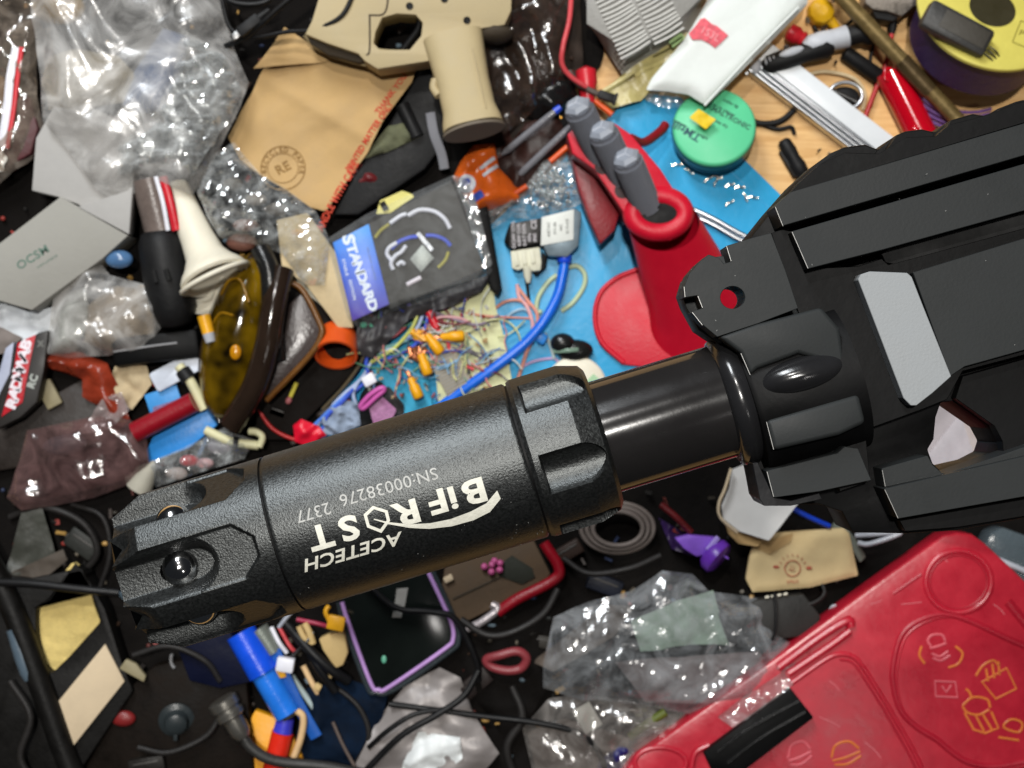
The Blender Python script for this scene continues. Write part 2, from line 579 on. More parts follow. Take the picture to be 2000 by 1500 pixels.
rf = T('toy_rifle', 'black toy rifle front end held over the desk, its tube entering the tracer', 'toy rifle', 800, 967, GZ, 16.9)
# threaded tube
steel = M('blued_tube', (0.014, 0.013, 0.013), rough=0.13, var=0.1, bump=0.012, bs=3, spec=0.55)
rf.part('barrel_tube', lathe_to((380, -2, 0), (665, -2, 0), [(96, 0), (112, 0.02), (112, 1), (80, 1)], 96), steel)
rf.part('collar_ring', lathe_to((634, -8, 0), (690, -8, 0), [(112, 0), (124, 0.1), (131, 0.35), (130, 0.6), (122, 0.8), (118, 1)], 96), black3)
rf.part('barrel_nut', lathe_to((676, -22, -10), (885, -22, -10), [(112, 0), (143, 0.01), (147, 0.05), (147, 1), (100, 1)], 96), blackp)
Gp = lambda pts, z: rf.poly(pts, z)
# front sight block (lug with notches and cross hole)
lug = [(1506, 455), (1464, 466), (1419, 480), (1428, 511), (1414, 515), (1405, 504), (1384, 497), (1363, 515), (1345, 536), (1336, 560), (1338, 581), (1363, 577), (1372, 602), (1352, 609), (1372, 634), (1401, 658), (1480, 632), (1559, 602), (1535, 530)]
hole = [(1431 + 24 * math.cos(a * math.pi / 12), 581 + 22 * math.sin(a * math.pi / 12)) for a in range(24)]
rf.part('sight_block', prism(Gp(lug, 128), 40, 128, [Gp(hole, 128)]), black2, bevel=1.1, seg=1, smooth=False)
sk = [(1410, 500), (1384, 503), (1340, 545), (1331, 575), (1340, 600), (1365, 645), (1405, 672), (1500, 650), (1560, 612), (1500, 500)]
rf.part('sight_block_rear', prism(Gp(sk, 60), -40, 60, [Gp([(p[0], p[1]) for p in hole], 60)]), black2, bevel=2)
# main housing: lower slab with the magazine opening
housing = [(1464, 466), (1513, 405), (1560, 352), (1600, 315), (1622, 299), (1650, 287), (1690, 282), (1716, 292), (1735, 276), (1752, 263), (1769, 256), (1801, 252), (1828, 258), (1842, 245), (1858, 234), (1900, 222), (1927, 226), (1949, 212), (1985, 198), (2200, 150),
           (2200, 975), (1870, 1036), (1768, 1042), (1665, 1040), (1645, 1000), (1600, 985), (1545, 985), (1487, 978), (1478, 930), (1440, 760), (1440, 620), (1520, 560), (1510, 480)]
gap = [(1838, 786), (1862, 784), (1940, 838), (1955, 866), (1948, 888), (1915, 905), (1840, 922), (1822, 905), (1812, 878), (1824, 858), (1828, 815)]
rf.part('housing', prism(Gp(housing, 0), -150, 0, [Gp(gap, 0)]), blackp, bevel=3)
def slab(name, pts, z0, z1, mat=black2, bevel=2.2, **k):
    return rf.part(name, prism(Gp(pts, z1 if not callable(z1) else 90), z0, z1), mat, bevel=1.1 if bevel < 5 else bevel, seg=1 if bevel < 5 else 3, smooth=bevel >= 5, angle=20 if bevel < 5 else 40, **k)
slab('rail_shoulder', [(1520, 405), (1548, 376), (1700, 330), (2200, 180), (2200, 150), (1985, 202), (1945, 218), (1900, 232), (1855, 243), (1828, 266), (1770, 268), (1716, 300), (1650, 298), (1600, 322), (1560, 358)], -10, 52, blackp, 4)
slab('upper_facet', [(1514, 403), (1545, 375), (2200, 182), (2200, 245), (1529, 441)], -5, 92)
slab('side_facet', [(1547, 452), (2200, 262), (2200, 358), (1990, 414), (1723, 488), (1578, 525)], -5, 104)
slab('neck_wall', [(1506, 455), (1529, 448), (1547, 452), (1578, 525), (1676, 520), (1722, 505), (1735, 517), (2200, 392), (2200, 560), (2200, 640), (1880, 725), (1850, 780), (1800, 800), (1690, 840), (1700, 940), (1640, 960), (1560, 612)], -5, 60, blackp, 3)
slab('receiver_side', [(1783, 532), (2200, 405), (2200, 628), (1884, 716), (1856, 735)], 40, 84, black2, 3)
silver = M('bare_brushed_alloy', (0.26, 0.275, 0.285), rough=0.6, metal=0.2, var=0.08, vs=25, bump=0.10, bs=2.5)
slab('alloy_plate', [(1676, 546), (1681, 536), (1699, 530), (1772, 533), (1781, 541), (1804, 600), (1858, 735), (1821, 768), (1790, 792), (1779, 792), (1765, 778), (1697, 600)], 60, 100, silver, 2.5)
# barrel nut ribs and the oval button
slab('nut_rib', [(1405, 658), (1480, 632), (1605, 600), (1640, 640), (1652, 716), (1560, 690), (1480, 720), (1466, 733), (1446, 688)], 80, 132, black2, 8)
slab('nut_rib', [(1496, 822), (1678, 770), (1692, 826), (1640, 850), (1512, 880)], 80, 140, black2, 9)
slab('nut_rib', [(1498, 920), (1636, 885), (1650, 872), (1676, 876), (1702, 938), (1600, 960), (1512, 972)], 40, 108, black2, 4)
c = rf.loc(1566, 733, 120)
btn = ball((0, 0, 0), 1, 40, 20).tf(mx((c.x, c.y, 108), (0, 0, -1.0), (92, 37, 46)))
rf.part('oval_button', btn, black3)
slab('front_lip', [(1470, 905), (1480, 903), (1512, 972), (1545, 978), (1600, 963), (1606, 975), (1545, 988), (1492, 988), (1484, 975)], -20, 96, black3, 2)
slab('lower_rail', [(1722, 915), (1812, 890), (1822, 908), (1840, 924), (1850, 925), (2200, 805), (2200, 850), (1728, 952)], -5, 70, black2, 3)
slab('lower_facet', [(1727, 955), (2200, 845), (2200, 935), (1755, 1013)], -5, 88, black2, 3)
slab('lower_edge', [(1757, 1017), (2200, 940), (2200, 975), (1870, 1030), (1768, 1038)], -5, 50, blackp, 3)
# raised block behind the gap and a dished step
slab('magwell_wall', [(1880, 735), (2200, 645), (2200, 800), (1960, 885), (1958, 862), (1942, 832), (1866, 778)], -5, 30, blackp, 4)
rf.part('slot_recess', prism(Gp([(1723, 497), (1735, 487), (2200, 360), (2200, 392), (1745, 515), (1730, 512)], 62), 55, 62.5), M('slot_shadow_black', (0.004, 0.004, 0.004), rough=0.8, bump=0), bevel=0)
# picatinny teeth along the far edge
for q in ([(1600, 322), (1650, 289), (1690, 284), (1714, 293), (1700, 318)], [(1728, 300), (1752, 265), (1769, 258), (1801, 254), (1826, 260), (1815, 282)], [(1835, 270), (1858, 236), (1900, 224), (1926, 228), (1920, 250)], [(1938, 245), (1952, 214), (1990, 200), (2060, 180), (2060, 210)]):
    slab('rail_tooth', q, 0, 40, blackp, 4)
edge_glint = M('pale_edge_glint', (0.35, 0.35, 0.34), rough=0.4, metal=0.6, bump=0)  # pale strips mimic bright glints on the facet edges, and some wear
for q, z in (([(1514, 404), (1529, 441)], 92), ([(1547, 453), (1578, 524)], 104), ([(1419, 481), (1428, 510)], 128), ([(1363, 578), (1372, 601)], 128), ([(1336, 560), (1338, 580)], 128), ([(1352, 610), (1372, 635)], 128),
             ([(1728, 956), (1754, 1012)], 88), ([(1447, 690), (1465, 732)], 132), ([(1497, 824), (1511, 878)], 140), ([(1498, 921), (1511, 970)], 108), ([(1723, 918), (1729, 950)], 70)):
    rf.part('edge_glint_strip', tube([rf.loc(x, y, z + .2) for x, y in q], 0.8, 6), edge_glint)
rd = random.Random(5)
ds = S()
for i in range(46):
    px, py = rd.uniform(1380, 1990), rd.uniform(300, 1000)
    if inpoly(px, py, [(1514, 403), (1990, 250), (1990, 400), (1578, 525)]): z = 104
    elif inpoly(px, py, lug): z = 128
    elif inpoly(px, py, [(1783, 532), (1990, 470), (1990, 680), (1856, 735)]): z = 84
    else: continue
    q = rf.loc(px, py, z + .5); ds = ds + box(tuple(q), (rd.uniform(.8, 3.5), .8, .5), (0, 0, rd.uniform(0, 180)))
rf.part('dust', ds, M('pale_dust', (0.25, 0.25, 0.24), rough=0.9, bump=0), kind='stuff', smooth=False)
rf.finish()
# ================================================================ THE SETTING
wood = M('birch_plywood', '#dcae6e', rough=0.5, var=0.10, vs=60, bump=0.05, bs=20)
nt = wood.node_tree; b = nt.nodes['Principled BSDF']
tcn = nt.nodes.new('ShaderNodeTexCoord'); mp = nt.nodes.new('ShaderNodeMapping'); mp.inputs['Rotation'].default_value = (0, 0, 0.75); mp.inputs['Scale'].default_value = (8, 90, 8)
nz = nt.nodes.new('ShaderNodeTexNoise'); nz.inputs['Scale'].default_value = 4; nz.inputs['Detail'].default_value = 8; nz.inputs['Distortion'].default_value = 0.8
cr = nt.nodes.new('ShaderNodeValToRGB'); cr.color_ramp.elements[0].position = 0.3; cr.color_ramp.elements[1].position = 0.75
cr.color_ramp.elements[0].color = (*C('#cd9c5c'), 1); cr.color_ramp.elements[1].color = (*C('#e8bd80'), 1)
nt.links.new(tcn.outputs['Object'], mp.inputs[0]); nt.links.new(mp.outputs[0], nz.inputs['Vector']); nt.links.new(nz.outputs[0], cr.inputs[0]); nt.links.new(cr.outputs[0], b.inputs['Base Color'])
t = T('desk_top', '', '', 1000, 750, 0, 0, kind='structure')
t.part('desk_top', prism([(-3200, -2600), (3200, -2600), (3200, 2600), (-3200, 2600)], -60, 0), wood)
t.finish()
gap_darkm = M('gap_dark_sheet', (0.0065, 0.0055, 0.005), rough=0.9, var=0.4, vs=60, bump=0.4, bs=6, spec=0.08)
t = T('gap_dark_sheet', 'crumpled dark sheet added to darken gaps under the clutter on the left and lower desk', 'cloth', 900, 900, 4)  # dark sheet added over the wood so gaps between things read dark
t.part('c', sheet(t.poly([(-600, -500), (1150, -500), (1180, 120), (1120, 200), (1010, 380), (800, 620), (760, 720), (700, 830), (800, 900), (1100, 850), (1400, 800), (2500, 700), (2500, 2100), (-600, 2100)]), 6, step=24, amp=10, size=150, seed=3), gap_darkm)
t.finish()
matm = M('blue_silicone', '#2a9fd2', rough=0.45, var=0.06, vs=80, bump=0.12, bs=14)
t = T('work_mat', 'bright blue silicone work mat lying between tin, red stand and tracer', 'mat', 1200, 500, 1)
t.part('c', prism(t.poly([(1190, 228), (1240, 180), (1330, 190), (1445, 302), (1530, 385), (1700, 560), (1600, 760), (1400, 800), (1150, 850), (730, 900), (610, 850), (640, 760), (830, 560), (1000, 400)], 10), 0, 10), matm, bevel=2)
t.part('moulded_ridge', tube(t.path([(1290, 205, 9.6), (1410, 318, 9.6), (1500, 405, 9.6), (1600, 500, 9.6)]), 1.2, 6), matm)
t.finish()
# ================================================================ CLUTTER, top left
def pr(t, pts, z0, z1, **k): return prism(t.poly(pts, z1), z0, z1, **k)
def ob(t, px, py, L, W, H, ang, z0=0):
    p = t.loc(px, py, z0 + H); return box((p.x, p.y, z0 + H / 2), (L, W, H), (0, 0, ang - t.ang))
def wire(name, label, cat, pts, r, mat, group=None, n=8, **k):
    t = T(name, label, cat, pts[0][0], pts[0][1], 0, 0, group)
    t.part(name, tube(t.path(pts), r, n), mat, **k); t.finish(); return t
grey_card = M('grey_carton', '#98968f', rough=0.75, var=0.05, vs=80, bump=0.12, bs=10)
white_card = M('white_carton', '#a9a7a4', rough=0.7, var=0.05, vs=80, bump=0.1, bs=14)
film = FILM('clear_film'); film_s = FILM('sparkling_film', '#f0f4f4', 0.02, 0.28, rough=0.07, bump=0.05, bs=9, vs=34, gl=0.12)
film_w = FILM('milky_film', '#e2e0dd', 0.10, 0.55, rough=0.2, bump=0.05, bs=24, vs=110, gl=0.04)
film_d = FILM('dull_film', '#b9b2ac', 0.08, 0.36, rough=0.14, bump=0.2, bs=16, vs=70)
rubber = M('black_rubber', (0.008, 0.008, 0.0085), rough=0.55, spec=0.3, var=0.2, vs=40, bump=0.1, bs=8)
cable_m = M('black_cable', (0.006, 0.006, 0.0065), rough=0.45, spec=0.3, var=0.2, bump=0.05)

t = T('white_carton', 'pale grey carton with small green printed letters, lying on the left under the big bag', 'box', 120, 470, 10)
t.part('box_body', pr(t, [(-60, 520), (-10, 482), (118, 384), (250, 460), (200, 505), (62, 606), (-10, 585), (-60, 600)], 0, 86), grey_card, bevel=2)
t.part('box_end', pr(t, [(70, 270), (120, 180), (262, 250), (256, 400), (250, 455), (150, 398), (112, 384), (62, 372)], 20, 66), white_card, bevel=2)
t.part('box_flap', pr(t, [(152, 404), (250, 372), (262, 330), (252, 458)], 64, 88), white_card, bevel=1.5)
gl = M('green_print', '#5b7468', rough=0.7, bump=0)
p = t.loc(64, 503, 86.5); t.part('lettering', text('OCSM', 22, (p.x, p.y, 86.4), 32, 0.2, 1.1, 0.02), gl, smooth=False)
p = t.loc(92, 510, 86.5); t.part('small_print', text('instruments', 9, (p.x, p.y, 86.4), 32, 0.2), gl, smooth=False)
t.finish()

t = T('blue_sachet', 'slate blue soft sachet seen inside the big clear bag', 'sachet', 300, 140, 70)
t.part('s', sheet(t.poly([(318, 55), (372, 72), (352, 150), (322, 210), (272, 224), (240, 205), (262, 140)]), 0, step=6, amp=6, size=40, seed=5, dome=20, edge=30, thick=3), M('slate_blue_plastic', '#5d7196', rough=0.3, var=0.1, bump=0.2, bs=20))
t.finish()
t = T('beige_pouch', 'beige rounded pouch inside the big clear bag, near the red strip', 'pouch', 130, 170, 70)
t.part('s', sheet(t.poly([(95, 110), (150, 95), (230, 108), (270, 150), (240, 200), (150, 215), (95, 215), (82, 160)]), 0, step=6, amp=8, size=40, seed=15, dome=26, edge=40, thick=3), M('beige_plastic', '#a39a86', rough=0.45, var=0.15, bump=0.3, bs=20))
t.finish()
t = T('amber_gel_blob', 'amber brown lump at the top edge beside the clear bag', 'lump', 115, 15, 60)
t.part('s', ball((0, 0, 0), (52, 34, 20), 24, 14), M('amber_gel', '#8a6a1a', rough=0.25, var=0.3, bump=0.3, bs=18))
t.finish()
t = T('clear_bag', 'big crumpled clear plastic bag covering the carton at upper left', 'bag', 260, 190, 95)
t.part('film', sheet(t.poly([(50, -60), (430, -60), (455, 90), (485, 160), (470, 212), (400, 338), (375, 382), (309, 352), (228, 395), (190, 372), (130, 290), (86, 240), (75, 140)]), 0, step=5, amp=20, size=90, seed=21, dome=34, edge=60), film_w)
t.part('glint_film', sheet(t.poly([(360, 60), (440, 110), (478, 180), (450, 240), (380, 345), (300, 330), (232, 345), (240, 280), (300, 240), (340, 160)]), 22, step=6, amp=20, size=24, seed=33, dome=22, edge=40), film_s, smooth=False)  # extra film piece added for its sparkle
t.finish()
t = T('zip_bag', 'clear zip bag with a red and white seal strip at the left edge', 'bag', 30, 190, 60)
t.part('film', sheet(t.poly([(-60, -40), (60, -40), (82, 60), (70, 150), (84, 250), (60, 310), (20, 345), (-60, 400)]), 0, step=5, amp=26, size=50, seed=41, dome=20, edge=40), FILM('tea_film', '#b8a898', 0.1, 0.4, rough=0.1))
t.part('white_strip', tube(t.path([(32, 92, 24), (20, 150, 22), (14, 210, 22), (2, 288, 20)]), 8, 8, flat=.3), M('white_plastic', '#e6e6ee', rough=0.4, bump=0.05))
t.part('red_strip', tube(t.path([(42, 92, 26), (34, 150, 24), (26, 215, 24), (14, 290, 22)]), 4.5, 8, flat=.4), M('red_plastic', '#c8202e', rough=0.35, bump=0.05))
t.finish()
t = T('maroon_wallet', 'dark maroon wallet inside the zip bag at the left edge', 'wallet', 40, 260, 20)
t.part('w', pr(t, [(34, 180), (60, 190), (74, 250), (60, 300), (10, 330), (-20, 320), (5, 240)], 0, 50), M('maroon', '#4a1b20', rough=0.5, var=0.3), bevel=4)
t.finish()
t = T('crumpled_tissue', 'crumpled off-white tissue at the left edge under the zip bag', 'tissue', 10, 320, 40)
t.part('w', sheet(t.poly([(-50, 290), (10, 292), (30, 315), (22, 340), (-50, 360)]), 40, step=4, amp=14, size=18, seed=4, dome=14, thick=2), M('tissue', '#c9c4ba', rough=0.85, bump=0.2))
t.finish()
t = T('ochre_tape', 'ochre tape strip hanging over the left edge', 'tape', 2, 180, 30)
t.part('w', pr(t, [(-40, 130), (8, 150), (10, 190), (-10, 235), (-40, 240)], 0, 26), M('ochre', '#84601f', rough=0.4), bevel=3)
t.finish()

# cable with ferrite at the top
wire('black_cable', 'thin black cable with a plug curving over the tan receiver at the top', 'cable', [(700, -40, 150), (668, 30, 150), (610, 58, 140), (560, 62, 130), (500, 72, 120), (455, 60, 110), (438, 20, 110), (430, -30, 110)], 4.5, cable_m)
wire('black_lead', 'second thin black lead running beside the plug at the top', 'cable', [(600, -30, 160), (545, 15, 150), (512, 45, 140), (480, 72, 120), (440, 90, 100)], 5.5, cable_m)
t = T('cable_plug', 'black moulded plug on the thin cable, above the kraft envelope', 'plug', 490, 55, 118, 38)
t.part('plug_body', box((0, 0, 20), (52, 22, 18)), rubber, bevel=5)
t.part('strain_relief', cyl((24, 0, 20), (50, 0, 20), 8, 5), rubber)
t.part('metal_tip', box((-34, 0, 20), (18, 13, 9)), M('dull_steel', '#6c6c6c', rough=0.35, metal=1), bevel=1)
t.finish()
t = T('cable_coil', 'black coiled cable end at the top edge left of the rifle receiver', 'cable', 490, -2, 110)
t.part('coil', tube([(44 * math.cos(a), 16 * math.sin(a), 20) for a in [i * .6 for i in range(11)]], 6, 8, closed=False), cable_m)
t.finish()

# kraft envelope
kraft = M('kraft_paper', '#bd9c6a', rough=0.8, var=0.07, vs=70, bump=0.15, bs=5)
redp = M('red_print', '#c4442e', rough=0.8, var=0.25, vs=6, bump=0)
brownp = M('brown_print', '#8a6a3a', rough=0.8, var=0.2, vs=6, bump=0)
t = T('kraft_envelope', 'torn brown kraft envelope with red edge printing and a round stamp', 'envelope', 640, 240, 40)
efn = lambda x, y: 0.05 * (x) + 8 * math.exp(-((x * .5 + y * .86 - 10) / 14) ** 2) * 0.6
env = t.poly([(446, 268), (492, 190), (520, 132), (560, 96), (640, 108), (815, 134), (806, 165), (752, 240), (722, 300), (690, 340), (640, 416), (610, 408), (560, 372), (512, 345), (470, 312)])
SE = dict(amp=11, size=80, seed=8)
t.part('paper', sheet(env, 20, step=5, thick=2, fn=efn, **SE), kraft)
t.part('torn_flap', sheet(t.poly([(560, 60), (610, 92), (660, 108), (640, 128), (590, 132), (500, 140), (520, 118)]), 30, step=5, amp=8, size=50, seed=9, thick=2), kraft)
def onsheet(sh, F, off, amp, size, seed, z0, fn):
    Fo = folds(seed, size)
    return S([(p.x, p.y, z0 + amp * crumple(p.x, p.y, Fo, size, seed) + fn(p.x, p.y) + off + p.z) for p in sh.v], sh.f)
def es(sh): return onsheet(fine(sh, 8), None, 1.1, 11, 80, 8, 20, efn)
for body, px, py, sz, r in (('THANK YOU', 765, 185, 13, 55), ('PRINTED MATTER ONLY', 722, 268, 14, 56), ('HANDLE WITH CARE', 657, 388, 17, 62)):
    p = t.loc(px, py, 20)
    t.part('red_lettering', es(text(body, sz * 1.2, (p.x, p.y, 0), r, 0.3, 0.8 if len(body) > 12 else 1, 0.03)), redp, smooth=False)
p = t.loc(552, 328, 20)
ringo = ngon(p.x, p.y, 44, 40)
hm = lambda pts: prism(pts[0], -0.3, 0.3, [pts[1]])
t.part('stamp_ring', es(hm((ngon(p.x, p.y, 44, 40), ngon(p.x, p.y, 42, 40)))), brownp, smooth=False)
t.part('stamp_inner_ring', es(hm((ngon(p.x, p.y, 30, 32), ngon(p.x, p.y, 28.6, 32)))), brownp, smooth=False)
st = S()
for i, ch in enumerate('RECYCLED PAPER'):
    a = math.radians(190 - i * 15.5)
    if ch != ' ': st = st + text(ch, 13, (p.x + 36 * math.cos(a), p.y + 36 * math.sin(a), 0), math.degrees(a) - 90, 0.3, 1, 0.02)
t.part('stamp_lettering', es(st + text('RE', 26, (p.x, p.y, 0), 30, 0.3, 1, 0.02)), brownp, smooth=False)
t.finish()

# tan toy receiver with pistol grip
tan = M('tan_polymer', '#b3a27c', rough=0.6, var=0.05, vs=60, bump=0.35, bs=2.5)
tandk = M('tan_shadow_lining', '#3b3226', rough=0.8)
t = T('tan_toy_receiver', 'tan toy rifle receiver with pistol grip lying at the top', 'toy rifle', 800, 80, 60)
rec = [(640, -60), (610, 40), (597, 66), (640, 84), (700, 104), (712, 118), (728, 128), (738, 134), (840, 118), (850, 110), (905, 60), (985, 48), (998, 20), (1000, -60)]
tg = [(733, 62), (746, 34), (775, 26), (812, 28), (826, 44), (823, 70), (800, 98), (742, 98), (729, 84)]
t.part('receiver_shell', prism(t.poly(rec, 90), 20, 90, [t.poly(tg, 90)]), tan, bevel=4)
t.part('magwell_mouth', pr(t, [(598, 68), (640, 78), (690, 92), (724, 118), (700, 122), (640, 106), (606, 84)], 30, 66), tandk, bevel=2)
t.part('magwell_lip', tube(t.path([(596, 68, 62), (622, 92, 50), (668, 112, 44), (730, 128, 44), (752, 132, 50)]), 6, 8), tan)
t.part('trigger_guard', tube(t.path([(722, 100, 60), (760, 106, 60), (842, 106, 60)]), 9, 8, flat=1.6), tan)
t.part('trigger', tube(t.path([(820, 36, 60), (816, 58, 60), (802, 78, 58), (786, 98, 56)]), 7, 8), blackp)
g0 = t.loc(885, 75, 78); g1 = t.loc(925, 252, 128)
def grip(u, v):
    pass
gpts = []
prof = [(0, 58, 38), (0.2, 54, 38), (0.5, 50, 36), (0.8, 50, 36), (0.93, 56, 38), (1.0, 57, 38)]
V, F = [], []
ax = (g1 - g0); L = ax.length; axn = ax.normalized(); sd = axn.cross(Vector((0, 0, 1))).normalized(); upv = sd.cross(axn)
for tt, w, h in prof:
    for j in range(32):
        a = 2 * math.pi * j / 32
        ca, sa = math.cos(a), math.sin(a)
        q = 0.72
        V.append(g0 + ax * tt + sd * w * math.copysign(abs(ca) ** q, ca) + upv * h * math.copysign(abs(sa) ** q, sa))
for i in range(len(prof) - 1):
    for j in range(32):
        j2 = (j + 1) % 32
        F.append((i * 32 + j, i * 32 + j2, (i + 1) * 32 + j2, (i + 1) * 32 + j))
F.append(tuple(range(31, -1, -1)))
gs = S(V, F + [tuple((len(prof) - 1) * 32 + j for j in range(32))])
t.part('pistol_grip', gs, tan, angle=40)
cap = S([g1 + sd * 60 * math.cos(a) * 0.98 + upv * 36 * math.sin(a) + axn * dd for dd in (1, 7) for a in [2 * math.pi * j / 32 for j in range(32)]], [(j, (j + 1) % 32, 32 + (j + 1) % 32, 32 + j) for j in range(32)] + [tuple(range(32, 64))])
t.part('grip_base_plate', cap, M('taupe_plastic', '#6b6154', rough=0.7, bump=0.1))
t.part('grip_seam', tube([g0 + ax * f + sd * -30 + upv * 35.5 for f in (0.25, 0.5, 0.7, 0.9)], 1.6, 6), tan)
t.part('finger_step', tube([g0 + ax * 0.42 + sd * 50 + upv * 10, g0 + ax * 0.5 + sd * 56 + upv * 8, g0 + ax * 0.6 + sd * 50 + upv * 10], 8, 8), tan)
for px, py in ((912, 40), (868, -2), (800, 12)):
    p = t.loc(px, py, 90); t.part('pin_hole', lathe([(5, 90), (7, 92), (3, 91)], 16).tf(mx((p.x, p.y, 0))), blackp)
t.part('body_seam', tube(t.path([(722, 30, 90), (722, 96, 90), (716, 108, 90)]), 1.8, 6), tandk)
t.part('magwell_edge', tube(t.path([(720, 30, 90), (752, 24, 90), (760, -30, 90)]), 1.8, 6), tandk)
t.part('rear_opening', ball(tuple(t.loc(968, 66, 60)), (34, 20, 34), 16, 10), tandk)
t.finish()

# dark things around the grip
t = T('black_case', 'dark matte case edge between the envelope and the tan grip', 'case', 800, 230, 6)
t.part('lid', pr(t, [(818, 140), (850, 130), (870, 200), (868, 280), (830, 330), (700, 420), (650, 420), (690, 345), (760, 240)], 0, 44), M('charcoal_plastic', (0.01, 0.01, 0.0105), rough=0.55, var=0.2, spec=0.25), bevel=6)
t.part('hinge', cyl(t.loc(785, 205, 46), t.loc(815, 268, 46), 14, 14), M('charcoal_plastic', (0.02, 0.02, 0.021)))
t.finish()
t = T('olive_pouch', 'small olive fabric pouch under the tan grip', 'pouch', 770, 280, 30)
t.part('cloth', sheet(t.poly([(720, 300), (760, 250), (790, 245), (820, 272), (760, 300), (700, 318)]), 24, step=4, amp=10, size=24, seed=77, dome=14, thick=3), M('olive_cloth', '#5e6048', rough=0.9, var=0.3, bump=0.4, bs=4))
t.finish()
t = T('red_scrap', 'crumpled deep red scrap in the dark gap right of the envelope', 'scrap', 718, 352, 30)
t.part('s', sheet(t.poly([(688, 340), (705, 322), (738, 328), (748, 352), (730, 374), (702, 370)]), 14, step=4, amp=9, size=20, seed=12, dome=10, thick=2), M('deep_red', '#5c1518', rough=0.4, var=0.3))
t.finish()
t = T('yellow_label', 'pale yellow sticky label behind the clear clamshell pack', 'label', 770, 395, 56, 30)
t.part('paper', sheet(t.poly([(742, 392), (786, 372), (812, 382), (762, 416), (735, 418)]), 0, step=5, amp=3, size=30, seed=3, thick=1), M('pale_yellow_paper', '#dcd27a', rough=0.7))
t.part('print_block', box(tuple(t.loc(750, 402, 4)), (12, 18, 1)), blackp)
t.finish()
t = T('smoked_bag', 'dark brown translucent bag filling the corner right of the tan grip', 'bag', 1030, 110, 30)
t.part('film', sheet(t.poly([(930, -60), (1110, -60), (1122, 20), (1108, 110), (1100, 180), (1050, 215), (985, 270), (960, 180), (940, 90)]), 30, step=6, amp=34, size=60, seed=50, dome=20, edge=40), FILM('smoked_film', '#4a3c34', 0.2, 0.7, rough=0.2))
t.finish()
t = T('bag_filling', 'dark brown folded fabric inside the smoked bag', 'cloth', 1030, 110, 8)
t.part('s', sheet(t.poly([(900, -60), (1130, -60), (1140, 180), (1100, 260), (990, 300), (960, 200)]), 18, step=8, amp=24, size=70, seed=52), M('dark_brown_fabric', '#2a2019', rough=0.8, var=0.4))
t.finish()
t = T('grey_strap', 'grey webbing strap hanging under the tan grip', 'strap', 860, 290, 40)
t.part('strap', tube(t.path([(840, 220, 30), (848, 262, 32), (862, 300, 26), (868, 330, 20)]), 9, 8, flat=.25), M('grey_webbing', '#77777c', rough=0.8))
t.finish()

# crumpled pouch left of the pack with little screws inside
t = T('parts_pouch', 'crumpled clear pouch of small brown parts between envelope and goggles', 'pouch', 520, 390, 40)
t.part('film', sheet(t.poly([(395, 380), (430, 310), (465, 285), (515, 345), (570, 378), (625, 420), (650, 470), (640, 560), (600, 560), (560, 500), (500, 480), (440, 470), (415, 430)]), 50, step=6, amp=20, size=34, seed=61, dome=24, edge=40), film_s, smooth=False)
t.part('beige_insert', pr(t, [(540, 430), (600, 415), (660, 500), (690, 640), (660, 640), (600, 560), (550, 520)], 20, 40), M('beige_insert', '#c9b48c', rough=0.7, var=0.15), bevel=2)
for i, (px, py, cc) in enumerate(((455, 360, '#6f6a63'), (500, 390, '#857b70'), (540, 410, '#5c544c'), (480, 440, '#7d5c50'), (450, 415, '#3c3836'), (585, 455, '#c89f64'))):
    t.part('loose_part', ball(tuple(t.loc(px, py, 30)), (20 + i * 2, 13, 12), 10, 7).tf(Matrix.Identity(4)), M('loose_part_%d' % i, cc, rough=0.6, var=0.3))
t.finish()
t = T('folded_leaflet', 'pale folded leaflet with tiny print under the blue card', 'leaflet', 650, 560, 48)
t.part('paper', sheet(t.poly([(560, 500), (640, 490), (662, 520), (690, 640), (672, 640), (620, 590), (580, 560)]), 0, step=5, amp=5, size=50, seed=66, thick=1.5), M('leaflet_paper', '#c4c2b2', rough=0.8, var=0.1))
for k in range(5):
    p = t.loc(642 + k * 2, 566 + k * 8, 8); t.part('small_print', text('warning text', 8, (p.x, p.y, 7), -15, 0.2), M('grey_print', '#6a6a66', bump=0), smooth=False)
t.finish()
# red/white zip edge and cream funnel, black grip tool
t = T('striped_tube', 'brown and red striped tube beside the cream horn', 'tube', 310, 400, 40)
t.part('barrel', cyl(t.loc(292, 350, 40), t.loc(318, 455, 30), 34, 34, 28), M('brown_grey_foil', '#6e625c', rough=0.3, var=0.2))
t.part('red_stripe', tube(t.path([(318, 345, 68), (332, 395, 68), (344, 450, 62)]), 8, 8, flat=.4), M('red_plastic', '#c8202e'))
t.part('pale_stripe', tube(t.path([(304, 345, 72), (318, 395, 72), (328, 450, 66)]), 4, 8, flat=.4), M('white_plastic', '#e6e6ee'))
t.finish()
cream = M('cream_plastic', '#e4decb', rough=0.5, var=0.04, bump=0.08, bs=10, sub=0.1)
t = T('cream_horn', 'cream coloured plastic horn with a wide flared mouth', 'horn', 400, 480, 30)
a, b2 = t.loc(342, 366, 26), t.loc(424, 552, 84)
t.part('horn_body', lathe_to(a, b2, [(26, 0), (29, 0.3), (33, 0.55), (38, 0.72), (50, 0.82), (61, 0.88), (66, 0.92), (67, 0.95), (62, 0.97), (58, 0.95), (52, 0.96), (48, 0.93), (26, 0.90), (4, 0.9)], 48), cream)
